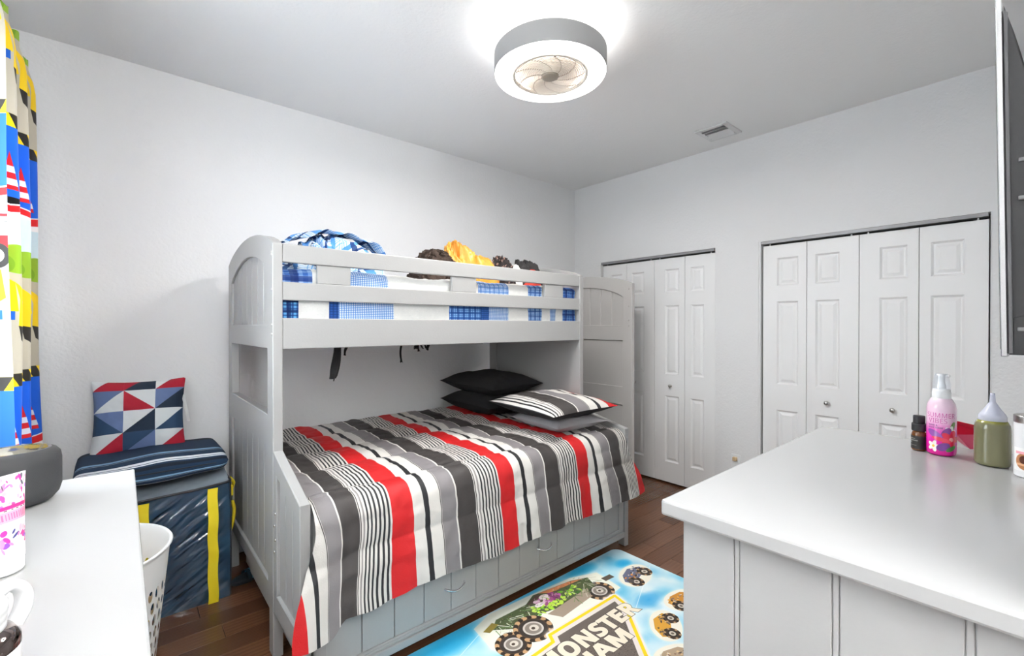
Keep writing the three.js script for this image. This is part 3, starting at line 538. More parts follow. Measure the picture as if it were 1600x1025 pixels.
// ---------------------------------------------------------------- rug
{
  const A0 = 0.72, A1 = 2.385, B0 = 0.72, B1 = 1.768, W = A1 - A0, D = B1 - B0;
  const tex = canvasTex(2048, 1290, (g, w, h) => {
    const X = (a) => (a - A0) / W * w, Y = (b) => (B1 - b) / D * h, k = w / W, pt = (a, b) => [X(a), Y(b)];
    g.fillStyle = '#cfe9f0'; g.fillRect(0, 0, w, h);
    for (let i = 0; i < 420; i++) {          // cloudy sky print
      const x = rnd() * w, y = rnd() * h, r = rr(30, 170), c = ['70,178,222', '120,206,232', '228,242,246', '240,246,246', '60,170,215'][Math.floor(rnd() * 5)];
      const q = g.createRadialGradient(x, y, 0, x, y, r); q.addColorStop(0, `rgba(${c},0.5)`); q.addColorStop(1, `rgba(${c},0)`); g.fillStyle = q; g.fillRect(x - r, y - r, 2 * r, 2 * r);
    }
    const blob = (a, b, ra, rb, c) => { g.save(); g.translate(...pt(a, b)); g.scale(ra * k, rb * k); const q = g.createRadialGradient(0, 0, 0, 0, 0, 1); q.addColorStop(0, `rgba(${c},0.95)`); q.addColorStop(0.5, `rgba(${c},0.7)`); q.addColorStop(1, `rgba(${c},0)`); g.fillStyle = q; g.fillRect(-1, -1, 2, 2); g.restore(); };
    blob(1.05, 1.72, 0.34, 0.10, '28,172,226'); blob(1.65, 1.74, 0.30, 0.07, '30,170,224'); blob(2.02, 1.73, 0.16, 0.06, '30,175,226'); blob(2.26, 1.62, 0.07, 0.05, '25,165,222'); blob(2.06, 1.32, 0.12, 0.06, '60,165,222'); blob(2.2, 1.1, 0.15, 0.08, '60,170,222'); blob(0.95, 1.55, 0.2, 0.09, '90,200,232');
    g.strokeStyle = 'rgba(255,255,255,0.5)'; g.lineWidth = 5; for (const [p, q] of [[[0.8, 1.5], [1.35, 1.72]], [[1.9, 1.3], [2.35, 1.5]], [[2.0, 1.0], [2.38, 1.2]]]) { g.beginPath(); g.moveTo(...pt(...p)); g.lineTo(...pt(...q)); g.stroke(); }
    const ell = (a, b, ra, rb, rot, c) => { g.fillStyle = c; g.beginPath(); g.ellipse(X(a), Y(b), ra * k, rb * k, rot, 0, 7); g.fill(); };
    const poly = (pts, c, line, lw) => { g.beginPath(); pts.forEach(([a, b], i) => (i ? g.lineTo(...pt(a, b)) : g.moveTo(...pt(a, b)))); g.closePath(); if (c) { g.fillStyle = c; g.fill(); } if (line) { g.strokeStyle = line; g.lineWidth = lw; g.lineJoin = 'round'; g.stroke(); } };
    const tyre = (a, b, r, rot = 0) => {
      ell(a, b, r, r * 0.92, rot, '#5b4331');
      for (let i = 0; i < 22; i++) { const t = i / 22 * 6.283; ell(a + Math.cos(t) * r * 0.88, b + Math.sin(t) * r * 0.81, r * 0.12, r * 0.17, -t, i % 2 ? '#c79f74' : '#2e241c'); }
      ell(a, b, r * 0.72, r * 0.66, rot, '#3b332e'); ell(a, b, r * 0.52, r * 0.48, rot, '#cfc7be'); ell(a, b, r * 0.42, r * 0.38, rot, '#8d8379'); ell(a + r * 0.05, b, r * 0.24, r * 0.22, rot, '#d8d0c4'); ell(a, b, r * 0.10, r * 0.09, rot, '#4a3d33');
    };
    // large truck, generic monster truck print
    const halo = [[1.24, 1.72], [1.36, 1.76], [1.62, 1.745], [1.90, 1.72], [2.06, 1.66], [2.04, 1.48], [1.75, 1.45], [1.52, 1.43], [1.28, 1.44], [1.22, 1.56]];
    g.save(); g.shadowColor = 'rgba(255,255,250,1)'; g.shadowBlur = 34; poly(halo, 'rgba(240,240,226,0.92)'); g.restore();
    tyre(1.93, 1.535, 0.085); poly([[1.30, 1.66], [1.36, 1.705], [1.55, 1.70], [1.63, 1.735], [1.88, 1.70], [1.98, 1.66], [1.95, 1.58], [1.70, 1.565], [1.55, 1.60], [1.38, 1.60]], '#4e5b39');
    poly([[1.66, 1.73], [1.87, 1.70], [1.95, 1.67], [1.72, 1.69]], '#d98a5c'); poly([[1.55, 1.695], [1.64, 1.728], [1.70, 1.69], [1.60, 1.665]], '#5d4a40');
    for (let i = 0; i < 90; i++) ell(rr(1.54, 1.86), rr(1.595, 1.665), rr(0.006, 0.02), rr(0.004, 0.012), rr(0, 3), ['#a7d93b', '#c8e45a', '#6fae2f', '#b9d94a', '#3f6b2a'][i % 5]);
    for (let i = 0; i < 30; i++) ell(rr(1.60, 1.74), rr(1.635, 1.69), rr(0.008, 0.022), rr(0.006, 0.014), rr(0, 3), ['#a04a86', '#e3c3d3', '#c06aa5', '#803a6c'][i % 4]);
    ell(1.665, 1.69, 0.03, 0.018, 0, '#efe4e0'); ell(1.60, 1.655, 0.028, 0.015, 0, '#efe4e6');
    g.lineWidth = 5; for (let i = 0; i < 26; i++) { g.strokeStyle = ['#dfe6cf', '#6c8a55', '#3c4a33', '#e8eadb'][i % 4]; g.beginPath(); const a = rr(1.30, 1.55), b = rr(1.60, 1.69); g.moveTo(...pt(a, b)); g.lineTo(...pt(a + rr(-0.03, 0.08), b - rr(0.02, 0.06))); g.stroke(); }
    poly([[1.26, 1.675], [1.33, 1.70], [1.35, 1.67], [1.28, 1.65]], '#8c7b34'); poly([[1.58, 1.575], [1.9, 1.595], [1.86, 1.53], [1.62, 1.51]], '#a59483');
    for (let i = 0; i < 26; i++) { g.strokeStyle = ['#cfc9b2', '#55603f', '#7b8f5c'][i % 3]; g.lineWidth = 4; g.beginPath(); const a = rr(1.78, 1.98), b = rr(1.57, 1.66); g.moveTo(...pt(a, b)); g.lineTo(...pt(a + rr(-0.05, 0.05), b - rr(0.02, 0.06))); g.stroke(); }
    for (let i = 0; i < 260; i++) { const a = rr(1.32, 1.96), b = mix(1.60, 1.70, rnd()) + (a - 1.6) * 0.02; g.strokeStyle = ['rgba(235,230,205,0.75)', 'rgba(40,50,30,0.7)', 'rgba(150,120,80,0.6)', 'rgba(120,160,80,0.6)', 'rgba(90,70,60,0.6)'][i % 5]; g.lineWidth = rr(1.5, 4); g.beginPath(); g.moveTo(...pt(a, b)); g.lineTo(...pt(a + rr(-0.02, 0.03), b + rr(-0.018, 0.012))); g.stroke(); }
    tyre(1.315, 1.525, 0.085); tyre(1.455, 1.545, 0.098);
    // title: yellow frame, dark field and pale block letters
    const frame = [[1.14, 1.405], [1.46, 1.42], [1.48, 1.462], [1.955, 1.455], [1.94, 1.39], [1.69, 1.09], [1.34, 1.07]];
    g.save(); g.shadowColor = 'rgba(255,250,240,1)'; g.shadowBlur = 30; poly(frame, '#efe6dd', '#f3e9e0', 44); g.restore(); poly(frame, '#eadfd9', '#f2d51d', 20);
    poly([[1.20, 1.385], [1.48, 1.395], [1.50, 1.432], [1.915, 1.425], [1.90, 1.385], [1.67, 1.115], [1.365, 1.10]], '#6d635c');
    for (let i = 0; i < 2600; i++) { const a = rr(1.22, 1.9), b = rr(1.10, 1.42); if (b > 1.385 || a > 1.665 + (b - 1.11) * 0.80 || a < 1.365 - (b - 1.10) * 0.56) continue; g.fillStyle = i % 2 ? 'rgba(130,118,110,0.6)' : 'rgba(40,34,32,0.6)'; g.fillRect(X(a), Y(b), 4, 4); }
    const word = (txt, a, b, wid, hgt) => { g.save(); g.translate(...pt(a, b)); g.font = '900 200px sans-serif'; const m = g.measureText(txt).width; g.scale(wid * k / m, hgt * k / 146); g.textBaseline = 'alphabetic'; g.lineJoin = 'miter'; g.strokeStyle = '#3a322d'; g.lineWidth = 14; g.strokeText(txt, 0, 0); g.fillStyle = '#f1e7d2'; g.fillText(txt, 0, 0); g.lineWidth = 6; g.strokeStyle = '#f1e7d2'; g.strokeText(txt, 0, 0); g.restore(); };
    word('MONSTER', 1.30, 1.300, 0.655, 0.088); word('JAM', 1.49, 1.208, 0.285, 0.078);
    // small trucks
    const small = (a, b, s, rot, body, tip) => {
      g.save(); g.translate(...pt(a, b)); g.rotate(rot); g.scale(s * k, s * k); const E = (x, y, rx, ry, c) => { g.fillStyle = c; g.beginPath(); g.ellipse(x, y, rx, ry, 0, 0, 7); g.fill(); };
      g.shadowColor = 'rgba(250,248,238,1)'; g.shadowBlur = 26; E(0, 0, 0.95, 0.62, 'rgba(242,238,222,0.95)'); g.shadowBlur = 0;
      g.fillStyle = body; g.beginPath(); g.moveTo(-0.75, -0.15); g.lineTo(-0.35, -0.42); g.lineTo(0.25, -0.46); g.lineTo(0.75, -0.1); g.lineTo(0.6, 0.2); g.lineTo(-0.65, 0.2); g.closePath(); g.fill();
      for (let i = 0; i < 40; i++) E(rr(-0.6, 0.6), rr(-0.32, 0.15), rr(0.02, 0.09), rr(0.02, 0.06), [tip, '#463c38', '#d9cfc2', body, '#8b6f5c'][i % 5]);
      for (const x of [-0.45, 0.5]) { E(x, 0.22, 0.32, 0.32, '#4a3a2e'); for (let i = 0; i < 12; i++) { const t = i / 12 * 6.283; E(x + 0.28 * Math.cos(t), 0.22 + 0.28 * Math.sin(t), 0.05, 0.05, i % 2 ? '#b8946c' : '#2d231c'); } E(x, 0.22, 0.19, 0.19, '#2f2924'); E(x, 0.22, 0.13, 0.13, '#cdc3b4'); E(x, 0.22, 0.06, 0.06, '#6d6258'); }
      g.restore();
    };
    small(2.205, 1.50, 0.135, -0.25, '#6a6e86', '#e8902f'); small(2.20, 1.20, 0.13, 0.2, '#c98a35', '#e6b25a'); small(1.945, 1.155, 0.12, -0.6, '#d9a03a', '#6b5a4a'); small(1.80, 1.00, 0.13, 0.4, '#b09a80', '#d6b98c');
    poly([[2.03, 1.605], [2.10, 1.60], [2.10, 1.565], [2.03, 1.57]], '#5f564c'); poly([[2.12, 1.50], [2.155, 1.50], [2.15, 1.465], [2.12, 1.465]], '#55504b');
    blob(2.28, 0.92, 0.16, 0.10, '240,205,165');
  });
  const r = 0.055, s = new THREE.Shape(), w = W, d = D;
  s.moveTo(r, 0); s.lineTo(w - r, 0); s.absarc(w - r, r, r, -Math.PI / 2, 0); s.lineTo(w, d - r); s.absarc(w - r, d - r, r, 0, Math.PI / 2); s.lineTo(r, d); s.absarc(r, d - r, r, Math.PI / 2, Math.PI); s.lineTo(0, r); s.absarc(r, r, r, Math.PI, 1.5 * Math.PI);
  const g = new THREE.ExtrudeGeometry(s, { depth: 0.005, bevelEnabled: true, bevelThickness: 0.0015, bevelSize: 0.0015, bevelOffset: -0.0015, bevelSegments: 1, curveSegments: 8 });
  const p = g.attributes.position, uv = g.attributes.uv; for (let i = 0; i < p.count; i++) uv.setXY(i, clamp(p.getX(i) / w), clamp(p.getY(i) / d));
  g.rotateX(-Math.PI / 2); g.translate(A0, 0.002, -B0);
  single('area_rug', g, std({ map: tex, roughness: 0.95, bumpMap: fineGrain, bumpScale: 0.0006 }), 'pale blue printed rug with monster trucks and block letters', 'rug');
}

// ---------------------------------------------------------------- chests of drawers
function topSlab(a0, a1, b0, b1, h0, h1, r) {
  const g = box(a0, a1, b0, b1, h0, h1, r), p = g.attributes.position, uv = g.attributes.uv;
  for (let i = 0; i < p.count; i++) uv.setXY(i, (p.getX(i) - a0) / (a1 - a0), (-p.getZ(i) - b0) / (b1 - b0));
  return g;
}
const chestPaint = std({ color: rgb(0.47, 0.475, 0.475), roughness: 0.33, bumpMap: fineGrain, bumpScale: 0.0002 });
const chestTop = std({ color: rgb(0.47, 0.475, 0.475), roughness: 0.2 });
function knobAt(a, b, h, dir) { const g = lathe([[0, 0.024], [0.010, 0.022], [0.014, 0.016], [0.008, 0.008], [0.007, 0]], 16); if (dir === 'b') g.rotateX(-Math.PI / 2); else g.rotateZ(-Math.PI / 2); g.translate(a, h, -b); return g; }
{ // under the television
  const c = thing('chest_of_drawers', 'pale grey chest of drawers with beadboard side holding toiletry bottles', 'dresser', [1.26, 0.2, 0]);
  const a0 = 0.779, a1 = 1.75, b0 = -0.075, b1 = 0.474, H = 1.09;
  part('top', topSlab(a0, a1, b0, b1, H - 0.03, H, 0.005), chestTop, c);
  const s0 = 0.812, s1 = 1.725, f = 0.442, back = -0.06;
  part('carcass', [box(s0, s1, back, f - 0.02, 0.06, H - 0.03), box(s0 - 0.0065, s0 + 0.04, f - 0.05, f, 0, H - 0.03, 0.003), box(s0 - 0.0065, s0, back, f - 0.05, 0.065, H - 0.03), box(s1 - 0.04, s1, f - 0.05, f, 0, H - 0.03, 0.003), box(s0 - 0.0065, s0 + 0.04, back, back + 0.05, 0, H - 0.03, 0.003)], chestPaint, c);
  // side boards with a thin bead strip between neighbours
  let b = f - 0.05; const grooves = [0.342, 0.199, 0.058, -0.045];
  let prev = f; for (const q of grooves) {
    part('plank', box(s0 - 0.010, s0 + 0.002, q + 0.0052, prev - (prev === f ? 0.002 : 0.0052), 0.07, H - 0.0305, 0.0012), chestPaint, c);
    if (q > -0.04) part('bead_strip', box(s0 - 0.009, s0 + 0.001, q - 0.0038, q + 0.0038, 0.07, H - 0.0305, 0.0012), chestPaint, c);
    prev = q;
  }
  for (let k = 0; k < 4; k++) {
    const y0 = 0.10 + k * 0.236, d = part('drawer', box(s0 + 0.045, s1 - 0.045, f - 0.022, f - 0.002, y0, y0 + 0.226, 0.004), chestPaint, c);
    part('knob', knobAt(1.05, f - 0.002, y0 + 0.113, 'b'), M.nickel, d); part('knob', knobAt(1.49, f - 0.002, y0 + 0.113, 'b'), M.nickel, d);
  }
}
{ // under the window
  const c = thing('chest_of_drawers', 'pale grey chest of drawers below the printed curtain holding the speaker', 'dresser', [-0.2, 0.88, 0]);
  const a0 = -0.425, a1 = 0.022, b0 = 0.40, b1 = 1.365, H = 1.09;
  part('top', topSlab(a0, a1, b0, b1, H - 0.03, H, 0.003), chestTop, c);
  part('carcass', [box(a0 + 0.015, a1 - 0.04, b0 + 0.03, b1 - 0.03, 0.06, H - 0.03), box(a1 - 0.07, a1 - 0.025, b0 + 0.03, b0 + 0.075, 0, H - 0.03), box(a1 - 0.07, a1 - 0.025, b1 - 0.075, b1 - 0.03, 0, H - 0.03), box(a0 + 0.015, a0 + 0.06, b1 - 0.075, b1 - 0.03, 0, H - 0.03), box(a0 + 0.015, a0 + 0.06, b0 + 0.03, b0 + 0.075, 0, H - 0.03)], chestPaint, c);
  for (let k = 0; k < 4; k++) { const y0 = 0.10 + k * 0.236, d = part('drawer', box(a1 - 0.042, a1 - 0.022, b0 + 0.08, b1 - 0.08, y0, y0 + 0.226, 0.004), chestPaint, c); part('knob', knobAt(a1 - 0.022, b0 + 0.28, y0 + 0.113, 'a'), M.nickel, d); part('knob', knobAt(a1 - 0.022, b1 - 0.28, y0 + 0.113, 'a'), M.nickel, d); }
}

// ---------------------------------------------------------------- television on the wall
{
  const t = thing('television', 'flat screen television on the wall above the chest of drawers', 'television', [1.50, -0.02, 1.373]);
  const a0 = 1.02, a1 = 1.98;
  const silver = std({ color: rgb(0.55, 0.56, 0.57), roughness: 0.2, metalness: 0.9 }), shell = std({ color: rgb(0.03, 0.031, 0.033), roughness: 0.45, bumpMap: fineGrain, bumpScale: 0.0003 });
  const fr = (h) => mix(0.0425, 0.0505, (h - 1.373) / 0.547);
  part('bezel', slabA([[fr(1.373) - 0.0075, 1.373], [fr(1.373), 1.373], [fr(1.92), 1.92], [fr(1.92) - 0.0075, 1.92]], a0, a1, [], 0.0012), silver, t, 'thin silver bezel');
  part('screen', slabA([[fr(1.382), 1.384], [fr(1.382) + 0.0008, 1.384], [fr(1.912) + 0.0008, 1.912], [fr(1.912), 1.912]], a0 + 0.008, a1 - 0.008, [], 0), std({ color: rgb(0.01, 0.01, 0.012), roughness: 0.12 }), t, 'black glossy screen');
  const back = [[0.041, 1.914], [0.036, 1.888], [0.031, 1.865], [0.025, 1.836], [0.018, 1.80], [0.008, 1.745], [0.0, 1.69], [-0.006, 1.62], [-0.008, 1.52], [-0.008, 1.452]];
  part('back_shell', slabA([[fr(1.38) - 0.0085, 1.376], ...[[-0.012, 1.376]], ...back.slice().reverse().filter(([b]) => b < 0.036), [fr(1.9) - 0.0085, 1.91]], a0 + 0.003, a1 - 0.003, [], 0.002), shell, t, 'black plastic back shell');
  part('side_band', slabA([[fr(1.38) - 0.013, 1.378], [fr(1.38) - 0.0085, 1.378], [fr(1.9) - 0.0085, 1.90], [fr(1.9) - 0.013, 1.895]], a0 - 0.0005, a0 + 0.01, [], 0.0008), std({ color: rgb(0.13, 0.13, 0.135), roughness: 0.5 }), t);
  part('speaker_ledge', slabA([[0.03, 1.376], [0.03, 1.432], [-0.012, 1.446], [-0.012, 1.376]], a0 + 0.001, a0 + 0.02, [], 0.001), shell, t);
  for (const h of [1.668, 1.611, 1.415]) part('port_button', box(a0 - 0.003, a0 + 0.002, 0.012, 0.0255, h - 0.003, h + 0.003, 0.0012), std({ color: rgb(0.22, 0.22, 0.22), roughness: 0.4 }), t);
  part('wall_bracket', [box(1.30, 1.70, -0.078, -0.068, 1.52, 1.78), box(1.36, 1.39, -0.068, -0.006, 1.5, 1.8), box(1.61, 1.64, -0.068, -0.006, 1.5, 1.8)], M.black, t);
}

// ---------------------------------------------------------------- toiletries on the right chest
const TOP = 1.09;
function turned(p, ...a) { p.rotation.y = a[0]; return p; }
{
  const b1 = thing('oil_bottle', 'small amber glass oil bottle with black cap beside the pink bottle', 'bottle', [1.605, 0.214, TOP]); local(b1);
  part('glass', lathe([[0, 0.001], [0.0145, 0.001], [0.016, 0.004], [0.016, 0.042], [0.014, 0.049], [0.009, 0.053], [0.009, 0.056]], 32), phys({ color: rgb(0.16, 0.05, 0.008), roughness: 0.06, clearcoat: 1 }), b1, 'amber glass');
  const lab = canvasTex(256, 128, (g, w, h) => { g.fillStyle = '#22211f'; g.fillRect(0, 0, w, h); g.fillStyle = '#8b8b86'; g.fillRect(70, 22, 90, 8); g.fillRect(70, 40, 110, 10); g.fillRect(70, 60, 60, 6); g.fillRect(70, 90, 100, 4); });
  const g = new THREE.CylinderGeometry(0.01625, 0.01625, 0.034, 32, 1, true, 0, 4.4); g.translate(0, 0.0225, 0); part('label_band', g, std({ map: lab, roughness: 0.5, side: THREE.DoubleSide }), b1); b1.rotation.y = 1.6;
  part('cap', [lathe([[0.0145, 0.052], [0.0155, 0.054], [0.0155, 0.070], [0.0145, 0.072], [0, 0.072]], 32), lathe([[0.0115, 0.071], [0.0125, 0.073], [0.0125, 0.090], [0.0115, 0.092], [0, 0.092]], 32)], M.black, b1, 'black ribbed cap');
}
{
  const b2 = thing('lotion_bottle', 'pink SUMMER VIBES bottle with tropical flowers and white pump collar', 'bottle', [1.597, 0.170, TOP]); local(b2);
  const lab = canvasTex(1024, 768, (g, w, h) => {
    const q = g.createLinearGradient(0, 0, 0, h); q.addColorStop(0, '#f3dcea'); q.addColorStop(0.42, '#f0bfdf'); q.addColorStop(0.62, '#ea3fb8'); q.addColorStop(0.8, '#e0109f'); q.addColorStop(1, '#d9108f'); g.fillStyle = q; g.fillRect(0, 0, w, h);
    const E = (x, y, rx, ry, t, c) => { g.fillStyle = c; g.beginPath(); g.ellipse(x, y, rx, ry, t, 0, 7); g.fill(); };
    const fl = (x, y, r, c, c2) => { for (let i = 0; i < 5; i++) { const t = i * 1.2566; E(x + Math.cos(t) * r * 0.55, y + Math.sin(t) * r * 0.55, r * 0.6, r * 0.36, t, c); } E(x, y, r * 0.25, r * 0.25, 0, c2); };
    for (const ox of [0, 512]) {
      const X = ox + 256;
      g.fillStyle = '#55507e'; g.font = 'bold 36px sans-serif'; g.textAlign = 'center'; g.fillText('\u2767', X + 40, 130);
      g.fillStyle = '#cf5fa8'; g.font = '84px sans-serif'; g.fillText('SUMMER', X, 262); g.fillText('VIBES', X - 34, 334);
      g.fillStyle = '#6a4a78'; g.font = 'bold 30px sans-serif'; g.textAlign = 'left'; g.fillText('HAND &', X - 148, 376); g.fillText('BODY WASH', X - 148, 408);
      E(X + 140, 370, 30, 66, 0.4, '#6f8a52'); fl(X + 110, 430, 62, '#f6f4f2', '#e8d88a'); E(X + 60, 470, 52, 90, 0.5, '#8a3f9a'); E(X - 70, 480, 95, 44, 0.5, '#9a58b0'); fl(X + 120, 540, 110, '#e6294f', '#ffb0b8'); E(X + 10, 545, 110, 26, 0.2, '#e9405f'); fl(X - 80, 640, 66, '#fbf3ea', '#e8b83a'); E(X + 30, 640, 80, 50, -0.4, '#80409a'); E(X + 120, 660, 70, 28, -0.5, '#4d7a45');
    }
  });
  const body = lathe([[0.0, 0.001], [0.025, 0.001], [0.0285, 0.005], [0.029, 0.012], [0.029, 0.118], [0.027, 0.131], [0.021, 0.142], [0.0165, 0.147]], 48);
  const p = body.attributes.position, uv = body.attributes.uv; for (let i = 0; i < p.count; i++) uv.setY(i, clamp(p.getY(i) / 0.148));
  part('body', body, phys({ map: lab, roughness: 0.18, clearcoat: 0.6 }), b2, 'pink printed body');
  part('pump_collar', lathe([[0.016, 0.143], [0.0185, 0.145], [0.0185, 0.160], [0.0175, 0.162], [0.0175, 0.168], [0.0, 0.170]], 40), M.whitePlastic, b2, 'white ribbed collar');
  part('pump_head', [lathe([[0.009, 0.169], [0.0085, 0.178], [0.0065, 0.184], [0.0065, 0.198], [0.0095, 0.200], [0.0095, 0.206], [0.0, 0.207]], 28), box(-0.006, 0.006, -0.004, 0.016, 0.199, 0.205, 0.002)], M.whitePlastic, b2);
  part('clear_overcap', lathe([[0.0172, 0.162], [0.0172, 0.182], [0.0135, 0.203], [0.012, 0.207]], 32), phys({ color: rgb(0.95, 0.97, 1), roughness: 0.08, transmission: 0.92, thickness: 0, side: THREE.DoubleSide }), b2, 'clear plastic overcap'); b2.rotation.y = 3.2;
}
{
  const k = thing('pink_wrapper', 'crinkled red and pink plastic wrapper behind the squeeze bottle', 'wrapper', [1.70, 0.14, TOP]);
  const foil = (pts, c) => { const g = new THREE.BufferGeometry(), q = []; for (const t of pts) for (const v of t) q.push(...P(...v).toArray()); g.setAttribute('position', new THREE.Float32BufferAttribute(q, 3)); g.computeVertexNormals(); return uvMetres(g); };
  const A = [1.70, 0.195, 1.090 + 0.082], B = [1.70, 0.095, 1.090 + 0.066], C = [1.715, 0.10, 1.090 + 0.045], D = [1.69, 0.150, 1.090 + 0.040], E2 = [1.70, 0.125, 1.090 + 0.004], F = [1.715, 0.172, 1.09 + 0.036], G = [1.71, 0.09, 1.09 + 0.012];
  part('red_fold', foil([[A, B, C], [A, C, D]], 0), phys({ color: rgb(0.72, 0.015, 0.05), roughness: 0.12, clearcoat: 1, side: THREE.DoubleSide }), k, 'glossy red fold');
  part('pink_fold', foil([[A, D, F], [F, D, E2], [D, C, E2], [C, G, E2]], 0), phys({ color: rgb(0.80, 0.06, 0.16), roughness: 0.15, clearcoat: 1, side: THREE.DoubleSide }), k, 'pink printed fold');
  part('white_sheet', [foil([[[1.722, 0.21, TOP + 0.001], [1.722, 0.07, TOP + 0.001], [1.726, 0.08, TOP + 0.034]], [[1.722, 0.21, TOP + 0.001], [1.726, 0.08, TOP + 0.034], [1.726, 0.20, TOP + 0.030]]], 0)], std({ color: rgb(0.82, 0.82, 0.82), roughness: 0.3, side: THREE.DoubleSide }), k, 'white packet');
}
{
  const s = thing('squeeze_bottle', 'olive filled squeeze bottle with translucent nozzle cap', 'bottle', [1.565, 0.078, TOP]); local(s);
  part('body', lathe([[0, 0.001], [0.027, 0.001], [0.0305, 0.004], [0.0315, 0.010], [0.0315, 0.086], [0.030, 0.098], [0.0255, 0.106], [0.019, 0.109]], 48), phys({ map: dataTex(64, 128, (u, v) => { const k = fbm(u * 8, v * 2, 8, 14, 3), t = smooth(0.70, 0.86, v); return [mix(118, 152, t) + 34 * (k - 0.5), mix(116, 150, t) + 30 * (k - 0.5), mix(84, 66, t) + 28 * (k - 0.5)]; }, true, false), roughness: 0.22, clearcoat: 0.5 }), s, 'olive green liquid in clear plastic');
  part('cap', lathe([[0.022, 0.102], [0.0245, 0.105], [0.0245, 0.116], [0.022, 0.122], [0.014, 0.134], [0.0075, 0.146], [0.0055, 0.150], [0.0045, 0.166], [0.004, 0.170], [0, 0.171]], 40), phys({ color: rgb(0.74, 0.76, 0.88), roughness: 0.25, transmission: 0.3, thickness: 0 }), s, 'translucent bluish white nozzle cap');
}
{
  const s = thing('white_canister', 'white canister with brushed metal lid on the chest of drawers', 'canister', [1.505, 0.012, TOP]); local(s);
  part('body', lathe([[0, 0.001], [0.029, 0.001], [0.031, 0.003], [0.031, 0.118], [0.029, 0.12], [0, 0.12]], 48), std({ color: rgb(0.85, 0.85, 0.86), roughness: 0.25 }), s);
  part('lid', lathe([[0.0312, 0.118], [0.0318, 0.120], [0.0318, 0.133], [0.030, 0.135], [0, 0.135]], 48), M.nickel, s, 'brushed metal lid');
  const pr = canvasTex(128, 128, (g) => { g.fillStyle = '#f3f2f1'; g.fillRect(0, 0, 128, 128); g.fillStyle = '#b5794f'; g.beginPath(); g.ellipse(64, 74, 50, 46, 0, 0, 7); g.fill(); g.fillStyle = '#5d2b18'; g.beginPath(); g.ellipse(60, 66, 26, 24, 0.4, 0, 7); g.fill(); g.fillStyle = '#e2b08a'; g.fillRect(20, 86, 90, 12); g.fillStyle = '#f0a7b4'; g.fillRect(14, 20, 50, 14); });
  const g = new THREE.CylinderGeometry(0.0313, 0.0313, 0.05, 20, 1, true, 0, 1.5); g.translate(0, 0.04, 0); part('label_print', g, std({ map: pr, roughness: 0.3, side: THREE.DoubleSide }), s, 'brown and pink printed label'); s.rotation.y = 3.55;
}

// ---------------------------------------------------------------- things on the left chest
{
  const s = thing('speaker', 'black fabric cylinder speaker with glossy top by the printed curtain', 'speaker', [-0.150, 1.232, TOP]); local(s); s.scale.set(0.92, 0.96, 0.92);
  const fab = dataTex(128, 128, (u, v) => { const k = 0.5 + 0.5 * Math.sin(u * 6.283 * 32) * Math.sin(v * 6.283 * 32); return grey(0.25 + 0.5 * k); }, false); fab.repeat.set(6, 2);
  part('body', lathe([[0, 0.001], [0.042, 0.001], [0.055, 0.006], [0.064, 0.017], [0.068, 0.032], [0.068, 0.082], [0.066, 0.094], [0.060, 0.102], [0.053, 0.105]], 64), std({ color: rgb(0.035, 0.037, 0.04), roughness: 0.6, bumpMap: fab, bumpScale: 0.0008 }), s);
  part('top_disc', lathe([[0.054, 0.1045], [0.050, 0.106], [0.047, 0.1045], [0, 0.1035]], 64), std({ color: rgb(0.05, 0.05, 0.055), roughness: 0.06 }), s, 'glossy black top');
}
const tubePrint = canvasTex(512, 512, (g, w, h) => {
  g.fillStyle = '#f6f2f4'; g.fillRect(0, 0, w, h);
  const E = (x, y, rx, ry, t, c) => { g.fillStyle = c; g.beginPath(); g.ellipse(x, y, rx, ry, t, 0, 7); g.fill(); };
  for (let i = 0; i < 70; i++) E(rr(0, w), rr(20, 190), rr(4, 24), rr(3, 15), rr(0, 3), ['#ef4fa0', '#f58cc0', '#d5359a', '#c76be0', '#5a5a66', '#f9b7d4'][i % 6]);
  for (let i = 0; i < 50; i++) E(rr(0, w), rr(320, 440), rr(4, 32), rr(3, 18), rr(0, 3), ['#ef2f90', '#f58cc0', '#8d4fd0', '#d5359a', '#3f3f80', '#fbc'][i % 6]);
  g.fillStyle = '#ee2f86'; g.fillRect(0, 180, w, 22); g.fillStyle = '#f9a9c3'; g.fillRect(0, 214, w, 62); g.fillStyle = '#ef6f9c'; for (let i = 0; i < 26; i++) g.fillRect(i * 20 + 4, 226, rr(6, 13), 38); g.fillStyle = '#6a3050'; for (let i = 0; i < 12; i++) g.fillRect(i * 42, 204, rr(12, 30), 6);
});
function squeezeTube(label, at, w, hgt, rotY, mat, capH) {
  const t = thing('cosmetic_tube', label, 'tube', at); local(t); t.rotation.y = rotY;
  part('body', grid(48, 20, (u, v) => { const th = u * 2 * Math.PI, k = v, rx = mix(w * 0.40, w / 2, k), rz = mix(w * 0.38, 0.0012, Math.pow(k, 1.3)); return [rx * Math.cos(th), capH + v * (hgt - capH), rz * Math.sin(th)]; }, (u, v) => [u * 2, v]), mat, t);
  part('cap', lathe([[0, 0.001], [w * 0.36, 0.001], [w * 0.385, 0.003], [w * 0.385, capH], [0, capH]], 36), M.whitePlastic, t, 'white cap');
}
{
  const pm = std({ map: tubePrint, roughness: 0.3, side: THREE.DoubleSide }); tubePrint.wrapS = THREE.RepeatWrapping;
  squeezeTube('white tube with pink floral print standing on its cap', [-0.125, 0.905, TOP], 0.062, 0.128, 0.75, pm, 0.018);
  squeezeTube('plain white tube standing behind the floral tube', [-0.200, 0.965, TOP], 0.055, 0.15, 0.9, std({ color: rgb(0.86, 0.86, 0.87), roughness: 0.3, side: THREE.DoubleSide }), 0.02);
}
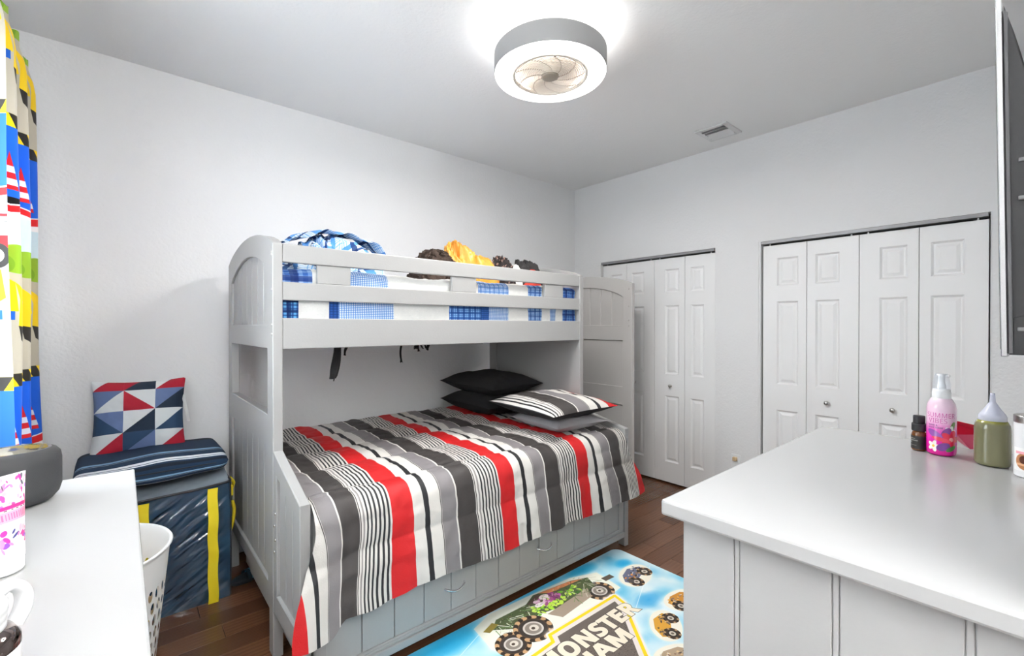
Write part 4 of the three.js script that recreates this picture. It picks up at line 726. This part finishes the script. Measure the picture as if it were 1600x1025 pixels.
{
  const f = thing('white_flask', 'white insulated bottle with loop handle and dark mirrored band', 'bottle', [-0.097, 0.548, TOP]); local(f); f.scale.set(1, 0.96, 1);
  const w = std({ color: rgb(0.85, 0.86, 0.87), roughness: 0.25 });
  part('body', lathe([[0, 0.001], [0.030, 0.001], [0.033, 0.004], [0.034, 0.010], [0.034, 0.074]], 48), w, f);
  part('mirror_band', lathe([[0.034, 0.074], [0.0335, 0.080], [0.030, 0.086], [0.024, 0.089]], 48), std({ color: rgb(0.20, 0.16, 0.15), roughness: 0.05, metalness: 1 }), f, 'dark mirrored shoulder band');
  part('screw_cap', lathe([[0.023, 0.088], [0.0255, 0.090], [0.0255, 0.094], [0.0245, 0.0955], [0.026, 0.097], [0.026, 0.101], [0.025, 0.1025], [0.0265, 0.104], [0.0265, 0.110], [0.024, 0.113], [0.013, 0.1135], [0.013, 0.124], [0.0115, 0.126], [0, 0.126]], 48), w, f, 'white ridged screw cap');
  const pts = [[0.020, 0.112], [0.032, 0.1145], [0.0405, 0.108], [0.0435, 0.097], [0.041, 0.086], [0.0355, 0.078]].map(([r, y]) => new THREE.Vector3(r, y, 0));
  const hg = tube(pts, 0.0052, 30, 10); hg.scale(1, 1, 1.5);
  part('handle', hg, w, f, 'white loop handle'); f.rotation.y = 0.75;
}

// ---------------------------------------------------------------- curtain
{
  const c = thing('curtain', 'child curtain printed with construction trucks cones and roads', 'curtain', [-0.31, 2.45, 0.66]);
  const tex = canvasTex(1024, 1024, (g, w, h) => {           // one repeat = 0.80 m x 0.89 m, drawn from its top
    const Y = (m) => m / 0.89 * h, X = (m) => m / 0.8 * w;
    const rect = (x0, x1, y0, y1, c) => { g.fillStyle = c; g.fillRect(X(x0), Y(y0), X(x1 - x0), Y(y1 - y0)); };
    const poly = (pts, c) => { g.fillStyle = c; g.beginPath(); pts.forEach(([x, y], i) => (i ? g.lineTo(X(x), Y(y)) : g.moveTo(X(x), Y(y)))); g.closePath(); g.fill(); };
    const E = (x, y, rx, ry, c) => { g.fillStyle = c; g.beginPath(); g.ellipse(X(x), Y(y), X(rx), Y(ry), 0, 0, 7); g.fill(); };
    rect(0, 0.8, 0, 0.21, '#0a5fd0'); rect(0, 0.8, 0.24, 0.45, '#cfe4ea'); rect(0, 0.8, 0.45, 0.83, '#bdb5a4');
    poly([[0, 0.20], [0.2, 0.235], [0.42, 0.19], [0.62, 0.24], [0.8, 0.20], [0.8, 0.26], [0.62, 0.275], [0.42, 0.23], [0.2, 0.27], [0, 0.25]], '#f4f1ee'); poly([[0, 0.205], [0.2, 0.24], [0.42, 0.195], [0.62, 0.245], [0.8, 0.205], [0.8, 0.235], [0.62, 0.265], [0.42, 0.218], [0.2, 0.262], [0, 0.23]], '#d8141c');
    for (const x of [0.06, 0.20, 0.34, 0.48, 0.62, 0.74]) { poly([[x, 0.055], [x - 0.028, 0.185], [x + 0.028, 0.185]], '#e01822'); poly([[x - 0.012, 0.105], [x + 0.012, 0.105], [x + 0.016, 0.127], [x - 0.016, 0.127]], '#f6f4f2'); poly([[x - 0.021, 0.148], [x + 0.021, 0.148], [x + 0.026, 0.17], [x - 0.026, 0.17]], '#f6f4f2'); }
    for (const x of [0.13, 0.41, 0.68]) { rect(x - 0.003, x + 0.003, 0.09, 0.21, '#d8cfa0'); poly([[x - 0.035, 0.03], [x + 0.03, 0.02], [x, 0.08]], '#f6f4f2'); poly([[x - 0.025, 0.034], [x + 0.02, 0.027], [x, 0.068]], '#d8141c'); }
    for (const [x, s] of [[0.08, 1], [0.36, 1], [0.64, 1]]) {    // red and white trucks
      rect(x - 0.085, x + 0.085, 0.295, 0.36, '#f4f2ef'); rect(x - 0.085, x + 0.085, 0.29, 0.30, '#d8141c'); for (let i = 0; i < 8; i++) rect(x - 0.08 + i * 0.021, x - 0.07 + i * 0.021, 0.315, 0.318, '#33312f');
      rect(x - 0.085, x + 0.085, 0.36, 0.40, '#d8141c'); E(x - 0.045, 0.425, 0.042, 0.042, '#23211f'); E(x - 0.045, 0.425, 0.024, 0.024, '#e9e2d2'); E(x + 0.05, 0.425, 0.042, 0.042, '#23211f'); E(x + 0.05, 0.425, 0.024, 0.024, '#e9e2d2');
    }
    for (const x of [0.22, 0.5, 0.78]) { E(x, 0.42, 0.06, 0.05, '#8fb42a'); E(x - 0.05, 0.44, 0.04, 0.035, '#7aa322'); }
    for (const x of [0.12, 0.38, 0.66]) {                       // yellow diggers
      poly([[x - 0.10, 0.47], [x + 0.02, 0.455], [x + 0.09, 0.50], [x + 0.10, 0.60], [x - 0.05, 0.61], [x - 0.11, 0.56]], '#f6cf0c'); rect(x - 0.07, x + 0.0, 0.48, 0.53, '#1e56b5'); rect(x - 0.10, x + 0.09, 0.60, 0.63, '#0f5cc4');
      rect(x - 0.09, x + 0.05, 0.63, 0.67, '#bfe0ea'); poly([[x + 0.09, 0.50], [x + 0.14, 0.54], [x + 0.13, 0.66], [x + 0.10, 0.65], [x + 0.105, 0.56]], '#f0c80e'); poly([[x + 0.10, 0.65], [x + 0.15, 0.66], [x + 0.14, 0.72], [x + 0.11, 0.70]], '#2a2623'); E(x - 0.06, 0.70, 0.03, 0.022, '#2a2623'); E(x, 0.72, 0.022, 0.02, '#8fb42a');
    }
    rect(0, 0.8, 0.815, 0.86, '#f2cc0a'); for (let i = 0; i < 12; i++) poly([[i * 0.0667, 0.815], [i * 0.0667 + 0.034, 0.815], [i * 0.0667 + 0.06, 0.86], [i * 0.0667 + 0.024, 0.86]], '#26231f'); rect(0, 0.8, 0.86, 0.89, '#0a5fd0');
  }, true);
  const b0 = 2.16, b1 = 2.955, H0 = 0.66, H1 = 2.52, n = 150;
  const arc = [0]; const sh = (u) => { const b = mix(b0, b1, u), k = 0.042 + 0.012 * Math.sin(u * 19); return [-0.322 + k * Math.sin((b - 2.33) / 0.20 * 2 * Math.PI + Math.PI / 2) * smooth(2.99, 2.8, b) + 0.018 * smooth(2.6, 2.2, b), b]; };
  for (let i = 1; i <= n; i++) { const p = sh((i - 1) / n), q = sh(i / n); arc.push(arc[i - 1] + Math.hypot(p[0] - q[0], p[1] - q[1])); }
  const at = (u) => arc[Math.round(u * n)];
  part('fabric', grid(n, 40, (u, v) => { const [a, b] = sh(u), h = mix(H0, H1, v), k = 1 + 0.35 * (1 - v) - 0.25 * smooth(0.92, 0.98, v); return [-0.322 + (a + 0.322) * k * (v > 0.955 ? 0.85 : 1) + 0.008 * Math.sin(v * 7 + u * 20) * (1 - v), h + (v === 1 ? 0.008 * Math.sin(u * 60) : 0), -b]; }, (u, v) => [at(u) / 0.8, (mix(H0, H1, v) - 2.07 + 0.0) / 0.89]),
    phys({ map: tex, roughness: 0.9, side: THREE.DoubleSide, transmission: 0.2, thickness: 0 }), c);
  const rod = thing('curtain_rod', 'black metal curtain rod with pointed finial', 'curtain rod', [-0.322, 2.1, 2.4]);
  const g = new THREE.CylinderGeometry(0.008, 0.008, 2.3, 16); g.rotateX(Math.PI / 2); g.translate(-0.322, 2.415, -1.83); part('pole', g, M.black, rod);
  const fin = (b, d) => { const q = lathe([[0.008, 0], [0.014, 0.004], [0.016, 0.012], [0.011, 0.022], [0, 0.045]], 20); q.rotateX(-Math.PI / 2 * d); q.translate(-0.322, 2.415, -b); return q; };
  part('finial', fin(2.98, 1), M.black, rod); part('finial', fin(0.68, -1), M.black, rod);
  for (const b of [0.8, 2.93]) part('bracket', box(WALL_W, -0.318, b - 0.006, b + 0.006, 2.392, 2.404), M.black, rod);
}

// ---------------------------------------------------------------- corner by the bed: tote, cushions, hamper
{
  const t = thing('storage_tote', 'large dark blue plastic storage tote with yellow straps', 'storage bag', [0.13, 2.98, 0]);
  const a0 = -0.17, a1 = 0.43, b0 = 2.78, b1 = 3.24;
  const wr = (u, v, s) => { const d = u * 0.8 - v * 1.3; const rg = (x) => 1 - Math.abs(2 * x - 1); return 0.016 * (rg(fbm(d * 11 + 20, (u + v) * 2.0 + 3, 256, s, 2)) - 0.7) + 0.009 * (rg(fbm(d * 26 + 9, (u + v) * 4 + 5, 512, s + 3, 2)) - 0.7); };
  const topH = (a, b) => mix(0.55, 0.615, (a - a0) / (a1 - a0)) + 0.01 * Math.sin(a * 9 + b * 5);
  const vinylTex = dataTex(256, 256, (u, v) => { const k = fbm(u * 6, v * 6, 6, 70, 4); return [mix(20, 50, k), mix(46, 80, k), mix(68, 104, k)]; }, true);
  const vinyl = phys({ map: vinylTex, roughness: 0.14, clearcoat: 1, clearcoatRoughness: 0.08, side: THREE.DoubleSide });
  const front = grid(90, 80, (u, v) => { const a = mix(a0, a1, u), e = Math.min(u, 1 - u, v + 0.02, 1 - v) * 8, bul = 0.012 * Math.sin(Math.PI * u) * Math.sin(Math.PI * v); return [a, v * topH(a, b0) + 0.002, -(b0 - bul - wr(u, v, 7) * clamp(e))]; });
  const right = grid(50, 60, (u, v) => { const b = mix(b0, b1, u), e = Math.min(u, 1 - u, v + 0.02, 1 - v) * 8; return [a1 + 0.012 * Math.sin(Math.PI * u) * Math.sin(Math.PI * v) + wr(u, v, 12) * clamp(e), v * topH(a1, b) + 0.002, -b]; });
  part('front_wall', front, vinyl, t); part('side_wall', right, vinyl, t);
  part('back_and_base', [box(a0, a1 - 0.01, b1 - 0.006, b1, 0.002, 0.545), box(a0, a0 + 0.006, b0 + 0.01, b1, 0.002, 0.54), box(a0, a1 - 0.01, b0 + 0.012, b1, 0.002, 0.01)], vinyl, t);
  const clear = phys({ color: rgb(0.36, 0.42, 0.47), roughness: 0.16, clearcoat: 1, side: THREE.DoubleSide });
  part('top_flap', grid(40, 30, (u, v) => { const a = mix(a0, a1, u), b = mix(b0, b1, v); return [a, topH(a, b) + 0.02 * Math.sin(Math.PI * v) + 0.014 * (fbm(u * 6, v * 5, 64, 4, 3) - 0.5) + 0.012 * v, -b]; }), clear, t, 'clear greyish plastic lid');
  const pipe = std({ color: rgb(0.012, 0.015, 0.02), roughness: 0.5 });
  const edge = []; for (let i = 0; i <= 12; i++) { const a = mix(a0, a1, i / 12); edge.push(P(a, b0 - 0.003, topH(a, b0) + 0.001)); } for (let i = 1; i <= 8; i++) { const b = mix(b0, b1, i / 8); edge.push(P(a1 + 0.002, b, topH(a1, b) + 0.001)); }
  part('piping', [tube(edge, 0.006, 60, 6), tube([P(a1 + 0.001, b0 - 0.002, 0.61), P(a1 + 0.004, b0 - 0.004, 0.3), P(a1 + 0.001, b0 - 0.002, 0.01)], 0.004, 20, 6)], pipe, t, 'black edge piping');
  const yel = std({ color: rgb(0.86, 0.68, 0.015), roughness: 0.6, bumpMap: weave, bumpScale: 0.0006 });
  const strap = (c, w) => grid(6, 40, (u, v) => { const a = c + (u - 0.5) * w + 0.002 * Math.sin(v * 19), h = v * (topH(c, b0) - 0.012) + 0.004; return [a, h, -(b0 - 0.026 - 0.003 * Math.sin(v * 11) - 0.003 * Math.sin(v * 30 + u))]; });
  part('strap', grid2(strap(0.352, 0.044)), yel, t, 'yellow webbing strap'); part('strap', grid2(strap(0.075, 0.044)), yel, t, 'yellow webbing strap');
  part('handle_loop', tube([P(a1 + 0.012, 2.86, 0.60), P(a1 + 0.030, 2.87, 0.57), P(a1 + 0.028, 2.90, 0.53)], 0.009, 16, 6), yel, t, 'yellow carry handle'); part('handle_loop', tube([P(a1 + 0.012, 2.86, 0.31), P(a1 + 0.026, 2.88, 0.34), P(a1 + 0.042, 2.92, 0.40), P(a1 + 0.034, 2.93, 0.45)], 0.009, 20, 6), yel, t, 'yellow carry handle'); part('strap_tab', box(a1 + 0.008, a1 + 0.018, 2.80, 2.825, 0.52, 0.57), yel, t, 'yellow strap tab');
  function grid2(g) { return g; }
}
{ // seat cushion lying on the tote
  const c = thing('seat_cushion', 'navy seat cushion with white stripes lying on the storage tote', 'cushion', [0.125, 3.005, 0.652]); local(c); c.rotation.set(0.02, 0.02, 0.0, 'YXZ');
  const tex = canvasTex(64, 1024, (g, w, h) => {
    g.fillStyle = '#16304b'; g.fillRect(0, 0, w, h); const s = (y0, y1, q) => { g.fillStyle = q; g.fillRect(0, y0 * h, w, (y1 - y0) * h); };
    for (const y of [0, 0.25, 0.5, 0.75]) { s(y + 0.02, y + 0.036, '#7fa6c4'); s(y + 0.045, y + 0.048, '#b9cad6'); s(y + 0.115, y + 0.145, '#e8edf0'); s(y + 0.152, y + 0.168, '#e8edf0'); s(y + 0.19, y + 0.225, '#0d1a29'); }
  }, true);
  const W = 0.60, D = 0.44, T = 0.125;
  const g = grid(70, 64, (u, v) => {           // closed tube round the long axis, capped by narrowing ends
    const t = v * 2 * Math.PI, e = Math.abs(2 * u - 1), k = Math.pow(Math.max(0, 1 - Math.pow(e, 14)), 0.5);
    const cs = Math.cos(t), sn = Math.sin(t), sx = Math.sign(cs) * Math.pow(Math.abs(cs), 0.38), sy = Math.sign(sn) * Math.pow(Math.abs(sn), 0.62);
    return [(u - 0.5) * W, T / 2 + sy * T / 2 * k * (1 - 0.12 * Math.sin(u * 9)) + 0.008 * (fbm(u * 5, v * 5, 5, 30, 2) - 0.5), sx * D / 2 * (0.9 + 0.1 * k)];
  }, (u, v) => [u, v]);
  part('cover', g, std({ map: tex, roughness: 0.85, bumpMap: weave, bumpScale: 0.0005 }), c);
  part('piping', [tube([-1, 1].flatMap((s) => [0]).length ? Array.from({ length: 40 }, (_, i) => { const t = i / 40 * 6.283, q = (x, p) => Math.sign(x) * Math.pow(Math.abs(x), p); return new THREE.Vector3(q(Math.cos(t), 0.2) * W / 2 * 0.985, T * 0.5, q(Math.sin(t), 0.25) * D / 2 * 1.0); }) : [], 0.004, 120, 6, true)], std({ color: rgb(0.012, 0.02, 0.032), roughness: 0.8 }), c);
}
{ // throw pillow leaning on the wall
  const tex = canvasTex(512, 512, (g, w, h) => {
    const C = { w: '#dfe4e4', r: '#a8122b', n: '#13263a', b: '#5c7099', m: '#24405f' };
    g.fillStyle = C.w; g.fillRect(0, 0, w, h);
    // rows from the top; every square has an upper-left and a lower-right (or mirrored) triangle
    const rows = [['/wr', '/rn', '/wr'], ['/bw', '\\wr', '/bn'], ['\\bm', '/wn', '/wm'], ['/wr', '/mb', '/wr']];
    const nx = 3, ny = 4, sx = w / nx, sy = h / 3.5; g.translate(0, -sy / 2);
    for (let j = 0; j < ny; j++) for (let i = 0; i < nx; i++) {
      const [d, p, q] = rows[j][i], x = i * sx, y = j * sy; const T = (a, c) => { g.fillStyle = C[c]; g.beginPath(); a.forEach(([X, Y], k) => (k ? g.lineTo(x + X * sx, y + Y * sy) : g.moveTo(x + X * sx, y + Y * sy))); g.closePath(); g.fill(); };
      if (d === '/') { T([[0, 0], [1, 0], [0, 1]], p); T([[1, 0], [1, 1], [0, 1]], q); } else { T([[0, 0], [1, 0], [1, 1]], p); T([[0, 0], [1, 1], [0, 1]], q); }
    }
  });
  const p = thing('throw_pillow', 'throw pillow with red navy blue and white triangles leaning on the wall', 'pillow', [0.075, 3.15, 0.935]); local(p); p.rotation.set(Math.PI / 2 - 0.26, -0.08, 0.0, 'YXZ');
  const [f, b] = pillowGeo(0.40, 0.40, 0.13, 12, 44, (u, v) => [u, 1 - v]);
  const mat = std({ map: tex, roughness: 0.8, bumpMap: weave, bumpScale: 0.0005 });
  part('front_cover', f, mat, p); part('back_cover', b, std({ color: rgb(0.72, 0.74, 0.75), roughness: 0.9 }), p);
  part('tie_ribbon', [grid(4, 14, (u, v) => [0.185 + 0.028 * v + (u - 0.5) * 0.014, 0.004 + 0.01 * Math.sin(v * 4), -0.10 + 0.15 * v])], std({ color: rgb(0.62, 0.63, 0.62), roughness: 0.9, side: THREE.DoubleSide }), p, 'pale loose tie ribbon');
}
{ // laundry basket
  const c = thing('laundry_basket', 'white plastic laundry basket with oval holes beside the tote', 'basket', [-0.13, 2.17, 0]); local(c);
  const m = std({ color: rgb(0.78, 0.78, 0.77), roughness: 0.4, side: THREE.DoubleSide });
  const H = 0.62, rad = (y) => mix(0.205, 0.27, y / H), pt = (t, y) => [rad(y) * Math.cos(t), y, rad(y) * Math.sin(t)];
  const NU = 44, rows = 9, y0 = 0.05, y1 = 0.50, K = 12, pos = [], idx = [];
  for (let j = 0; j < rows; j++) for (let i = 0; i < NU; i++) {
    const t0 = (i + (j % 2) * 0.5) / NU * 2 * Math.PI, dt = 2 * Math.PI / NU, h0 = y0 + (y1 - y0) * j / rows, dh = (y1 - y0) / rows, base = pos.length / 3;
    for (let k = 0; k < K; k++) { const q = k / K * 2 * Math.PI + Math.PI / 4, cx = Math.cos(q), sy = Math.sin(q), e = 1 / Math.max(Math.abs(cx), Math.abs(sy)); pos.push(...pt(t0 + dt * (0.5 + 0.5 * cx * e), h0 + dh * (0.5 + 0.5 * sy * e))); pos.push(...pt(t0 + dt * (0.5 + 0.30 * cx), h0 + dh * (0.5 + 0.40 * sy))); }
    for (let k = 0; k < K; k++) { const a = base + 2 * k, b = base + 2 * ((k + 1) % K); idx.push(a, b, b + 1, a, b + 1, a + 1); }
  }
  const lat = new THREE.BufferGeometry(); lat.setAttribute('position', new THREE.Float32BufferAttribute(pos, 3)); lat.setIndex(idx); lat.computeVertexNormals(); lat.setAttribute('uv', new THREE.Float32BufferAttribute(new Float32Array(pos.length / 3 * 2), 2));
  part('pierced_wall', lat, m, c);
  part('upper_wall', lathe([[rad(0.50), 0.50], [rad(0.60), 0.60], [0.272, 0.612], [0.278, 0.618], [0.274, 0.624], [0.266, 0.62], [rad(0.6) - 0.004, 0.60], [rad(0.50) - 0.003, 0.50]], 72), m, c);
  part('base', lathe([[0, 0.004], [rad(0.0), 0.004], [rad(0.05), 0.05], [rad(0.05) - 0.003, 0.05], [rad(0) - 0.004, 0.012], [0, 0.012]], 64), m, c);
  const top = (a, b, w, d, y, h0, s, col, label, k) => single('laundry', heap(w, d, y, [a, b, h0], s, 0.4, 6), std({ color: col, roughness: 0.95, side: THREE.DoubleSide }), label, 'clothes', 'laundry in the basket');
  top(-0.06, 2.24, 0.24, 0.26, 0.20, 0.30, 61, rgb(0.80, 0.48, 0.04), 'orange yellow garment in the white laundry basket'); top(-0.20, 2.12, 0.22, 0.24, 0.16, 0.30, 63, rgb(0.05, 0.10, 0.16), 'dark blue garment in the white laundry basket'); top(-0.14, 2.17, 0.28, 0.28, 0.25, 0.016, 66, rgb(0.62, 0.50, 0.12), 'mustard garment at the bottom of the white laundry basket');
}
{ // sandal on the floor behind the tote
  const s = thing('slide_sandal', 'dark teal striped slide sandal on the floor behind the tote', 'sandal', [0.545, 2.90, 0]); local(s); s.rotation.y = 0.3;
  const so = (k) => grid(24, 6, (u, v) => { const t = u * 6.283, r = v; return [0.095 * Math.cos(t) * r, 0, 0.038 * Math.sin(t) * r * (1 + 0.15 * Math.cos(t))]; });
  const sole = lathe([[0, 0.001], [0.95, 0.001], [1, 0.006], [1, 0.020], [0.96, 0.026], [0, 0.024]], 36); sole.scale(0.10, 1, 0.04); part('sole', sole, std({ color: rgb(0.01, 0.014, 0.018), roughness: 0.7 }), s);
  const st = canvasTex(32, 128, (g) => { g.fillStyle = '#12303f'; g.fillRect(0, 0, 32, 128); g.fillStyle = '#4f93ad'; g.fillRect(0, 20, 32, 18); g.fillRect(0, 78, 32, 18); });
  part('strap', grid(10, 18, (u, v) => { const t = v * Math.PI; return [0.01 + (u - 0.5) * 0.075, 0.018 + 0.040 * Math.sin(t), 0.041 * Math.cos(t)]; }, (u, v) => [v, u]), std({ map: st, roughness: 0.7, side: THREE.DoubleSide }), s, 'teal striped strap');
}
{ // outlet with a plug between the closets
  const o = thing('wall_outlet', 'white wall outlet with tan plug between the two closets', 'outlet', [WALL_A, 1.585, 0.3]);
  part('cover_plate', box(WALL_A - 0.006, WALL_A, 1.55, 1.62, 0.285, 0.40, 0.003), M.whitePlastic, o);
  part('plug', box(WALL_A - 0.032, WALL_A - 0.006, 1.571, 1.602, 0.352, 0.382, 0.004), std({ color: rgb(0.62, 0.45, 0.26), roughness: 0.5 }), o, 'tan plug');
}
renderer.render(scene, camera);
